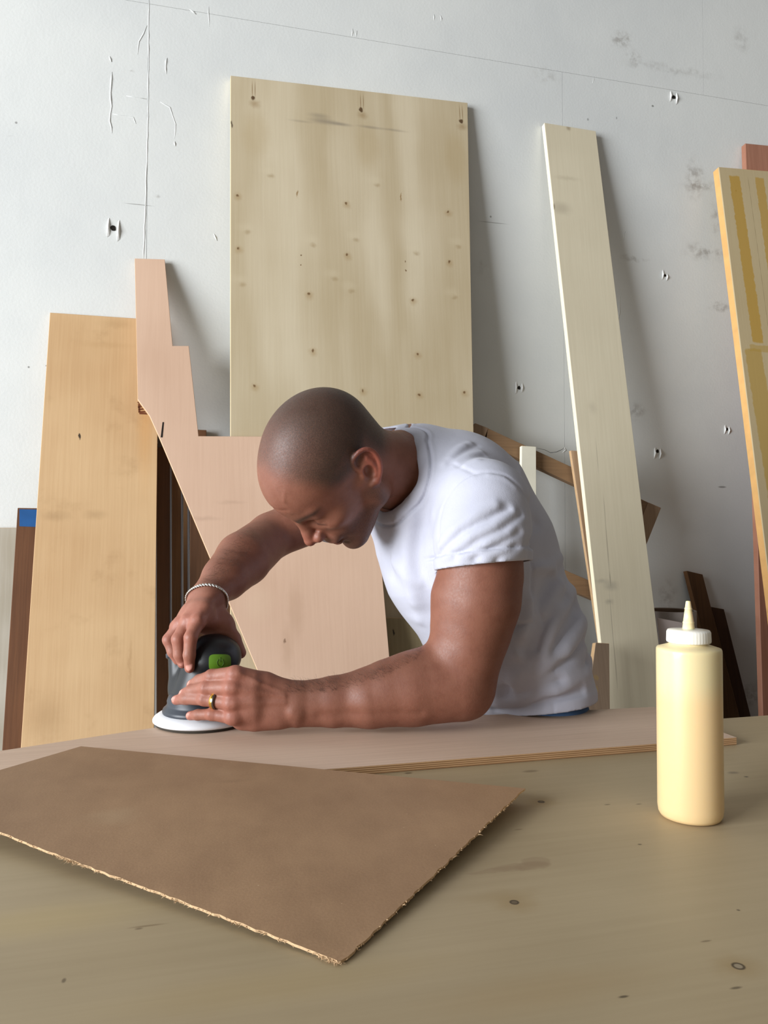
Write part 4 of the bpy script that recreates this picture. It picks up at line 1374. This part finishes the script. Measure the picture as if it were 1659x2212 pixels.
# hands: redder, knuckles and nails
def near(p, r):
    return np.exp(-((V - p) ** 2).sum(1) / r ** 2)
hand = np.maximum(near(Q(470, 1505, 1.08), .085), near(Q(405, 1370, 1.14), .075))
blend(hand, (170, 115, 97), .6)
for FG in (FING_L, FING_R):
    for n_, p in FG.items():
        blend(near(Q(*p[1]), .013), (172, 90, 74), .35)
        blend(near(Q(*p[2]), .010), (172, 94, 78), .35)
        blend(near(Q(*p[4]), .011), (192, 118, 102), .5)
for c_, r_ in NAILS:
    blend(ss(-(EL(c_, np.array(r_) * 1.04).d(V.astype(np.float32))), -.0006, .0002), (222, 164, 150), .9)
# arm hair darkens the top of the forearms
fa = np.exp(-(np.minimum(np.abs(RCp((900, 1430, 1.09), (660, 1478, 1.08), 0, 0).d(V.astype(np.float32))), 1) / .028) ** 2) + np.exp(-(RCp((530, 1165, 1.30), (455, 1255, 1.18), 0, 0).d(V.astype(np.float32)) / .026) ** 2)
blend(fa, (100, 66, 50), .5)

def skin_mat():
    t = NT('skin')
    a = t.n('ShaderNodeAttribute'); a.attribute_name = 'tint'
    n1 = t.noise(t.obj(), 55, 4, .6)
    n2 = t.noise(t.obj(), 340, 3, .6)
    n3 = t.noise(t.obj(), 1500, 2, .6)
    col = t.mix(t.ramp(n1, .35, .72, 0, .38), a.outputs[0], t.mix(1.0, a.outputs[0], (.66, .52, .47), 'MULTIPLY'))
    col = t.mix(t.ramp(n2, .45, .75, 0, .22), col, t.mix(1.0, a.outputs[0], (1.18, 1.0, .95), 'MULTIPLY'))
    fuzz = t.math('MULTIPLY', a.outputs['Alpha'], t.ramp(t.noise(t.obj(), 900, 2, .7), .40, .62))
    col = t.mix(t.math('MULTIPLY', fuzz, .55), col, lin((44, 36, 31)))
    t.b.inputs['Subsurface Weight'].default_value = .12
    t.b.inputs['Subsurface Radius'].default_value = (1.0, .35, .2)
    t.b.inputs['Subsurface Scale'].default_value = .006
    t.bump(t.math('ADD', n2, t.math('MULTIPLY', n3, .5)), .22, .0012)
    return t.out(col, t.ramp(n2, .2, .8, .44, .60), .42)
M['skin'] = skin_mat()
foot = to_world(Q(1140, 1560, 1.34)); foot[2] = 0
hairmask = np.clip(np.maximum(hairmask, beard * .8), 0, 1)
man = fast_mesh('person', to_world(V), Fq, M['skin'], None, foot, {'tint': np.concatenate([col, hairmask[:, None]], 1)})
tag(man, 'man in white t-shirt bending over the bench, both hands on the sander', 'person')

# ------------------------------------------------------------------ t-shirt
shirt = SDF()
shirt.u(EC(Q(900, 1010, 1.275), Q(962, 1095, 1.30), LV, (.082, .068), (.155, .130)), 0)
shirt.u(EC(Q(962, 1095, 1.30), Q(1012, 1205, 1.305), LV, (.155, .130), (.152, .143)), .02)
shirt.u(EC(Q(1012, 1205, 1.305), Q(1081, 1358, 1.315), LV, (.152, .143), (.150, .122)), .02)
shirt.u(EC(Q(1081, 1358, 1.315), Q(1122, 1487, 1.325), LV, (.150, .122), (.150, .100)), .02)
shirt.u(EC(Q(1122, 1487, 1.325), Q(1132, 1600, 1.33), LV, (.150, .100), (.150, .092)), .02)
shirt.u(RCp((905, 1020, 1.275), (1040, 1085, 1.145), .052, .060), .03)                 # left yoke
shirt.u(RCp((905, 1015, 1.285), (840, 1046, 1.44), .055, .062), .03)
shirt.u(RCp((1050, 1092, 1.132), (1042, 1165, 1.120), .0655, .0670), .02)              # left sleeve
shirt.u(RCp((1042, 1165, 1.120), (1040, 1230, 1.115), .0670, .0650), .02)
shirt.u(RCp((840, 1046, 1.44), (720, 1099, 1.41), .066, .060), .02)                    # right sleeve
shirt.u(RCp((905, 1005, 1.295), (820, 998, 1.30), .064, .056), .02)                      # collar standing off the nape
base = SDF(); base.ops = list(shirt.ops)
def folds(lst, amp, w):
    fl = [p for s in lst for p in s]
    T = trace(base, fl, 0.95, 1.7)
    i = 0
    for s in lst:
        P = T[i:i + len(s)]; i += len(s)
        ok = [P[0]]
        for a, b in zip(P[:-1], P[1:]):
            if np.linalg.norm(a - b) < .14: ok.append(b)
        if len(ok) > 1:
            shirt.crease(ok, amp, w)
# soft folds
folds([[(952, 1180), (985, 1140), (1030, 1110), (1070, 1092)], [(965, 1200), (1015, 1160), (1070, 1135), (1110, 1108)], [(1000, 1205), (1050, 1175), (1100, 1150), (1130, 1120)],
       [(1050, 1205), (1095, 1180), (1130, 1150)], [(1090, 1208), (1125, 1180)]], .0042, .0085)
folds([[(958, 1190), (1000, 1150), (1050, 1124), (1095, 1098)], [(985, 1203), (1035, 1168), (1085, 1142), (1122, 1112)], [(1025, 1206), (1075, 1178), (1118, 1150)], [(1072, 1208), (1112, 1182)]], -.0036, .0062)
folds([[(1148, 1085), (1160, 1130), (1145, 1180), (1140, 1212)]], -.006, .009)
folds([[(1140, 1222), (1180, 1224), (1212, 1205)], [(1155, 1230), (1195, 1232), (1225, 1222)]], .005, .008)
folds([[(1236, 1275), (1205, 1320), (1185, 1375), (1178, 1400)], [(1210, 1265), (1160, 1325), (1130, 1370)], [(1252, 1350), (1220, 1410), (1165, 1450), (1110, 1480)], [(1262, 1400), (1215, 1445), (1150, 1475), (1080, 1498)],
       [(1266, 1455), (1200, 1490), (1120, 1508), (1062, 1518)], [(1150, 1300), (1140, 1360), (1120, 1410)]], .0085, .0105)
folds([[(1225, 1290), (1180, 1345), (1160, 1400)], [(1255, 1380), (1205, 1430), (1140, 1462), (1090, 1490)], [(1264, 1430), (1205, 1470), (1130, 1495), (1070, 1508)], [(1255, 1490), (1180, 1512), (1070, 1530)]], -.0085, .0085)
folds([[(1232, 1262), (1210, 1300), (1186, 1352), (1170, 1410)], [(1258, 1345), (1222, 1395), (1172, 1436), (1118, 1465)], [(1268, 1425), (1222, 1462), (1150, 1490), (1075, 1508)]], .010, .017)
folds([[(1246, 1310), (1216, 1362), (1190, 1402)], [(1265, 1390), (1215, 1440), (1140, 1478), (1085, 1496)], [(1190, 1250), (1168, 1300), (1150, 1350), (1130, 1400)]], -.011, .012)
folds([[(918, 1095), (908, 1150), (906, 1210), (920, 1270), (938, 1318)]], -.007, .018)
folds([[(935, 1110), (926, 1160), (926, 1220), (940, 1270)], [(890, 1120), (880, 1180), (880, 1240), (895, 1300)]], .006, .014)
folds([[(845, 1145), (835, 1190), (845, 1240)]], -.005, .014)
folds([[(800, 1190), (850, 1270), (905, 1340)], [(780, 1185), (830, 1275), (880, 1350)]], .004, .010)
folds([[(850, 1215), (880, 1245), (905, 1258)]], .005, .012)
folds([[(960, 1000), (985, 975), (1015, 958)], [(985, 1000), (1010, 985), (1040, 978)], [(1005, 1005), (1030, 995)], [(975, 990), (1000, 965)]], .0028, .007)
folds([[(970, 1002), (998, 978), (1030, 962)], [(995, 1004), (1020, 990), (1045, 985)]], -.0012, .005)
# armhole, shoulder and side seams
folds([[(1026, 1022), (1000, 1036), (975, 1062), (957, 1092), (949, 1125), (948, 1150), (956, 1195)], [(1026, 1022), (1055, 1020), (1090, 1026), (1118, 1048), (1140, 1080), (1147, 1098)]], -.0022, .0028)
folds([[(980, 1002), (1000, 1012), (1022, 1022)], [(1133, 1222), (1148, 1270), (1165, 1320), (1185, 1380), (1200, 1420), (1194, 1470), (1196, 1545)]], -.0016, .0026)
folds([[(1022, 1030), (996, 1044), (970, 1070), (952, 1100)], [(1056, 1026), (1090, 1033), (1115, 1053)]], .0012, .004)
# openings
nk1, nk2 = trace(base, [(905, 985), (838, 1112)], .95, 1.7)
NCK = nk1
NN = unit(np.cross(nk2 - nk1, Q(795, 930, 1.33) - nk1))
if NN[0] > 0: NN = -NN
class NeckCut:
    c, r = np.float32(Q(860, 1015, 1.245)), .22
    def d(s, P):
        v = P - np.float32(NCK)
        a = v @ np.float32(NN)
        # ripple at the back of the neck, where the collar stands off
        w = .007 * np.sin((P[:, 2] + 1.23) * 110.0) * np.clip((P[:, 1] - .105) / .02, 0, 1)
        return np.maximum(-(a + w), np.sqrt((np.cross(P - np.float32(Q(860, 1015, 1.245)), np.float32(NN)) ** 2).sum(1)) - .125)
class SleeveCut:
    def __init__(s, p, n, c, r):
        s.p, s.n, s.c, s.r = np.float32(p), np.float32(unit(n)), np.float32(c), r
    def d(s, P):
        q = P - s.p
        a = q @ s.n
        w = np.sqrt(np.maximum((q * q).sum(1) - a * a, 0))
        return np.maximum(np.maximum(-a, a - .072), w - .079)
cuts = [NeckCut(), SleeveCut(Q(1040, 1222, 1.115), (.10, -1, .12), Q(1040, 1262, 1.112), .082),
        SleeveCut(Q(765, 1080, 1.42), Q(700, 1108, 1.405) - Q(835, 1048, 1.44), Q(715, 1100, 1.41), .082)]
hem = HS(Q(1150, 1543, 1.2), unit(np.array([.13, -1, .10])))
class Fn:
    """shirt solid with raised ribbing beside its openings, cut open"""
    def prep(s, cen, R):
        shirt.prep(cen, R)
        cen = np.asarray(cen, np.float32)
        s.near = [np.sqrt(((cen - cu.c) ** 2).sum(1)) < cu.r + R + .05 for cu in cuts]
    def __call__(s, P, b=None):
        v = shirt(P, b)
        P = np.asarray(P, np.float32)
        x = np.full(len(P), 9.0, np.float32)
        for i, cu in enumerate(cuts):
            if b is not None and not s.near[i][b]: continue
            e = cu.d(P)
            w = .019 if i == 0 else .016
            x = np.minimum(x, e)
            if i > 0: v = v - .0030 * (1 - np.clip((e - w) / .003, 0, 1)) + (.0042 if i == 0 else .0024) * np.exp(-((e - w - .0035) / .0032) ** 2)
        h = hem.d(P)
        v = v - .0010 * np.clip((h + .020) / .003, 0, 1)
        return np.maximum(np.maximum(v, -x), h)
SV, SF = polygonise(Fn(), [-.16, -.36, -1.58], [.42, .20, -1.0], .0022, 16)
# remove the caps over the openings, keep the cloth
base_d = shirt(SV.astype(np.float32))
cutd = np.minimum.reduce([c_.d(SV.astype(np.float32)) for c_ in cuts])
capv = (cutd < .0009) & (base_d < -.0022) | (np.abs(hem.d(SV.astype(np.float32))) < .001) & (base_d < -.0025)
keep = ~capv[SF].any(1)
u, SF = drop_unused(SV, SF, keep)
SV = SV[u]
SV = laplace(SV, SF, 1, .45)
_e = np.concatenate([SF[:, [a, (a + 1) % 4]] for a in range(4)])
_k = np.sort(_e, 1); _k = _k[:, 0].astype(np.int64) * len(SV) + _k[:, 1]
_u, _i, _c = np.unique(_k, return_index=True, return_counts=True)
be = _e[_i[_c == 1]]
for _ in range(14):
    acc = np.zeros_like(SV); cn = np.zeros(len(SV))
    np.add.at(acc, be[:, 0], SV[be[:, 1]]); np.add.at(acc, be[:, 1], SV[be[:, 0]])
    np.add.at(cn, be[:, 0], 1); np.add.at(cn, be[:, 1], 1)
    m_ = cn == 2
    SV[m_] += .5 * (acc[m_] / 2 - SV[m_])
# ribbed collar: raise a band beside the neck opening and sink the seam under it
_e = np.concatenate([SF[:, [a, (a + 1) % 4]] for a in range(4)])
_k = np.sort(_e, 1); _k = _k[:, 0].astype(np.int64) * len(SV) + _k[:, 1]
_u, _i, _c = np.unique(_k, return_index=True, return_counts=True)
bv = np.unique(_e[_i[_c == 1]])
bv = bv[np.linalg.norm(SV[bv] - Q(860, 1015, 1.245), axis=1) < .15]
nm = np.zeros_like(SV)
fn_ = np.cross(SV[SF[:, 2]] - SV[SF[:, 0]], SV[SF[:, 3]] - SV[SF[:, 1]])
for a in range(4): np.add.at(nm, SF[:, a], fn_)
nm /= np.linalg.norm(nm, axis=1)[:, None] + 1e-12
nm = laplace(nm, SF, 3, .5)
cand = np.where(np.linalg.norm(SV - Q(860, 1015, 1.245), axis=1) < .19)[0]
dist = np.full(len(cand), 9.0)
for i0 in range(0, len(bv), 40):
    dist = np.minimum(dist, np.sqrt(((SV[cand][:, None] - SV[bv[i0:i0 + 40]][None]) ** 2).sum(2)).min(1))
dsp = .0022 * (1 - ss(dist, .0175, .0205)) - .0026 * np.exp(-((dist - .0215) / .0022) ** 2) + .0008 * np.exp(-((dist - .027) / .003) ** 2)
SV[cand] += nm[cand] * dsp[:, None]
def cloth_mat(name, rgb, rough=.85):
    t = NT(name)
    n = t.noise(t.obj(), 900, 2, .6)
    n2 = t.noise(t.obj(), 40, 4, .6)
    c = lin(rgb)
    t.bump(t.math('ADD', n, t.math('MULTIPLY', n2, 2.5)), .25, .0012)
    t.b.inputs['Sheen Weight'].default_value = .15
    return t.out(t.mix(t.ramp(n2, .3, .7, 0, .35), c, tuple(v * .93 for v in c)), rough, .15)
M['shirt'] = cloth_mat('white_cotton', (188, 189, 202))
ts = fast_mesh('t_shirt', to_world(SV), SF, M['shirt'], man, foot)
sm = ts.modifiers.new('thickness', 'SOLIDIFY'); sm.thickness = .0016; sm.offset = -1
ts['label'] = 'white cotton t-shirt'

# ------------------------------------------------------------------ jeans and shoes
jn = SDF()
jn.u(EC(Q(1122, 1525, 1.325), Q(1132, 1640, 1.34), LV, (.146, .092), (.150, .100)), 0)
hipL = to_world(Q(1150, 1650, 1.34))
lw = np.array([LV[0] * RT[k] - LV[2] * FW[k] for k in range(3)]); lw[2] = 0; lw = unit(lw)
fwd = np.array([-lw[1], lw[0], 0]); fwd = fwd if (fwd @ RT) < 0 else -fwd
shoes = []
for s in (1, -1):
    hp = hipL + lw * s * .085
    kn_ = hp + lw * s * .02 - fwd * (.03 if s > 0 else -.06); kn_[2] = .45
    an = hp + lw * s * .03 - fwd * (.10 if s > 0 else -.04); an[2] = .03
    jn.u(RC(from_world(hp), from_world(kn_), .088, .066), .03)
    jn.u(RC(from_world(kn_), from_world(an), .066, .055), .02)
    shoes.append(an)
lo = np.min([from_world(to_world(Q(1150, 1650, 1.34)) + np.array([x, y, z])) for x in (-.35, .35) for y in (-.35, .35) for z in (-.95, .15)], 0)
hi = np.max([from_world(to_world(Q(1150, 1650, 1.34)) + np.array([x, y, z])) for x in (-.35, .35) for y in (-.35, .35) for z in (-.95, .15)], 0)
JV, JF = polygonise(jn, lo, hi, .006, 16)
JW = to_world(JV); JW[:, 2] = np.maximum(JW[:, 2], .012)
M['denim'] = cloth_mat('denim', (74, 102, 140), .9)
fast_mesh('jeans', JW, JF, M['denim'], man, foot)['label'] = 'blue denim jeans'
M['shoe'] = plain('shoe_leather', (60, 52, 46), .6, .3)
for an in shoes:
    sh = SDF()
    a0 = an.copy(); a0[2] = .045
    sh.u(RC(from_world(a0 - fwd * .04), from_world(a0 + fwd * .15 - np.array([0, 0, .008])), .045, .036), 0)
    c0 = from_world(a0)
    XV, XF = polygonise(sh, c0 - .26, c0 + .26, .006, 16)
    XW = to_world(XV); XW[:, 2] = np.maximum(XW[:, 2], 0.001)
    fast_mesh('shoe', XW, XF, M['shoe'], man, foot)

# ------------------------------------------------------------------ ring and bracelet
M['gold'] = plain('gold', (232, 186, 90), .22, .5, .03, 60, 1.0)
M['steel'] = plain('grey_metal', (120, 118, 116), .3, .5, .05, 60, 1.0)
M['silver'] = plain('silver', (214, 212, 208), .22, .5, .04, 90, 1.0)
rc = Q(465, 1513.5, 1.0675); rax = unit(Q(443, 1510, 1.074) - Q(500, 1519, 1.060))
rw, raxw = to_world(rc), None
raxw = unit(to_world(rc + rax) - to_world(rc))
rr = .0112
ring = lathe('wedding_ring', [(rr - .0008, -.0034), (rr + .0006, -.0034), (rr + .0010, -.002), (rr + .0010, -.0012), (rr + .0011, .0), (rr + .0009, .0030), (rr, .0034), (rr - .0008, .0034), (rr - .0008, -.0033)], rw, [M['steel'], M['gold']], man, 40, axis=raxw, ids=[0, 0, 0, 1, 1, 1, 1, 0])
# open the ring: drop the two disc caps
bm = bmesh.new(); bm.from_mesh(ring.data)
bmesh.ops.delete(bm, geom=[f for f in bm.faces if len(f.verts) > 4], context='FACES'); bm.to_mesh(ring.data); bm.free()
ring['label'] = 'gold and grey wedding ring'
# bracelet of small links, laid on the wrist
ctr, bax = Q(446, 1296, 1.192), unit(Q(487, 1248, 1.235) - Q(430, 1318, 1.172))
bax = unit(bax + np.array([-.25, .12, .0]))
e1 = unit(np.cross(bax, [0, 0, 1])); e2 = np.cross(bax, e1)
pts = []
nl = 44
for i in range(nl):
    a = 2 * math.pi * i / nl
    d_ = (e1 * math.cos(a) + e2 * math.sin(a)).astype(np.float32)
    t = 0.07
    for _ in range(30):
        t -= float(body((ctr + d_ * t)[None])[0]) * .9
    pts.append(ctr + d_ * (t + .0022))
pts = np.array(pts)
br = empty('bracelet', to_world(ctr)); br.parent = man; br.location = to_world(ctr) - parent_world(man)
br['label'] = 'silver link bracelet'
lk = None
for i in range(nl):
    a, b = pts[i], pts[(i + 1) % nl]
    tdir = unit(b - a); ndir = unit(a - ctr); sdir = np.cross(tdir, ndir)
    tilt = .55
    long_ = unit(tdir * math.cos(tilt) + sdir * math.sin(tilt))
    wid_ = unit(np.cross(ndir, long_))
    if lk is None:
        me = bpy.data.meshes.new('link')
        bm = bmesh.new()
        bmesh.ops.create_uvsphere(bm, u_segments=8, v_segments=6, radius=1.0)
        for f in bm.faces: f.smooth = True
        bm.to_mesh(me); bm.free(); me.materials.append(M['silver']); lk = me
    o = bpy.data.objects.new('link', lk); C.objects.link(o); o.parent = br
    w0 = to_world((a + b) / 2)
    cols = [unit(to_world(a + v) - to_world(a)) for v in (long_, wid_, ndir)]
    mt = Matrix(((*[cols[k][0] for k in range(3)], 0), (*[cols[k][1] for k in range(3)], 0), (*[cols[k][2] for k in range(3)], 0), (0, 0, 0, 1)))
    lw_ = w0 - parent_world(br)
    o.matrix_local = Matrix.Translation(Vector(lw_)) @ mt @ Matrix.Diagonal((.0042, .0019, .0017, 1))

# ------------------------------------------------------------------ hair on the forearms
def arm_hair(name, poly, n, flow, lmin, lmax):
    pix = []
    while len(pix) < n:
        x = random.uniform(min(q[0] for q in poly), max(q[0] for q in poly)); y = random.uniform(min(q[1] for q in poly), max(q[1] for q in poly))
        ins = False
        for (a, b) in zip(poly, poly[1:] + poly[:1]):
            if (a[1] > y) != (b[1] > y) and x < (b[0] - a[0]) * (y - a[1]) / (b[1] - a[1]) + a[0]: ins = not ins
        if ins: pix.append((x, y))
    P = trace(body, pix, .95, 1.6)
    e = 1e-3
    N = np.stack([body(P + np.eye(3)[k] * e) - body(P - np.eye(3)[k] * e) for k in range(3)], 1)
    N /= np.linalg.norm(N, axis=1)[:, None] + 1e-9
    V, Fc = [], []
    for p, nn in zip(P, N):
        if -p[2] > 1.5: continue
        L = random.uniform(lmin, lmax)
        d = unit(np.asarray(flow) + rng.normal(0, .45, 3)); d = unit(d - nn * (d @ nn))
        q = [p - nn * .0005, p + nn * L * .32 + d * L * .35, p + nn * L * .45 + d * L * .75, p + nn * L * .34 + d * L * 1.05]
        s = unit(np.cross(d, nn)) * .00007; t = nn * .00007
        b0_ = len(V)
        for k in range(3):
            V += [q[k] - s, q[k] + s, q[k] + t]
        V.append(q[3])
        for k in range(2):
            for m in range(3):
                a, c = b0_ + 3 * k + m, b0_ + 3 * k + (m + 1) % 3
                Fc.append((a, c, c + 3, a + 3))
        for m in range(3):
            Fc.append((b0_ + 6 + m, b0_ + 6 + (m + 1) % 3, b0_ + 9))
    o = mesh_obj(name, to_world(np.array(V)), Fc, M['hair'], man, loc=foot)
    o['kind'] = 'stuff'
M['hair'] = plain('dark_hair', (70, 52, 42), .6, .3, .1, 50)
arm_hair('arm_hair', [(620, 1473), (660, 1472), (760, 1462), (850, 1434), (915, 1395), (905, 1425), (820, 1470), (700, 1500), (620, 1500)], 520, (-.7, .5, .1), .006, .013)
arm_hair('arm_hair', [(440, 1262), (472, 1212), (525, 1152), (560, 1140), (540, 1190), (490, 1240), (462, 1275)], 420, (-.55, -.5, .3), .007, .014)
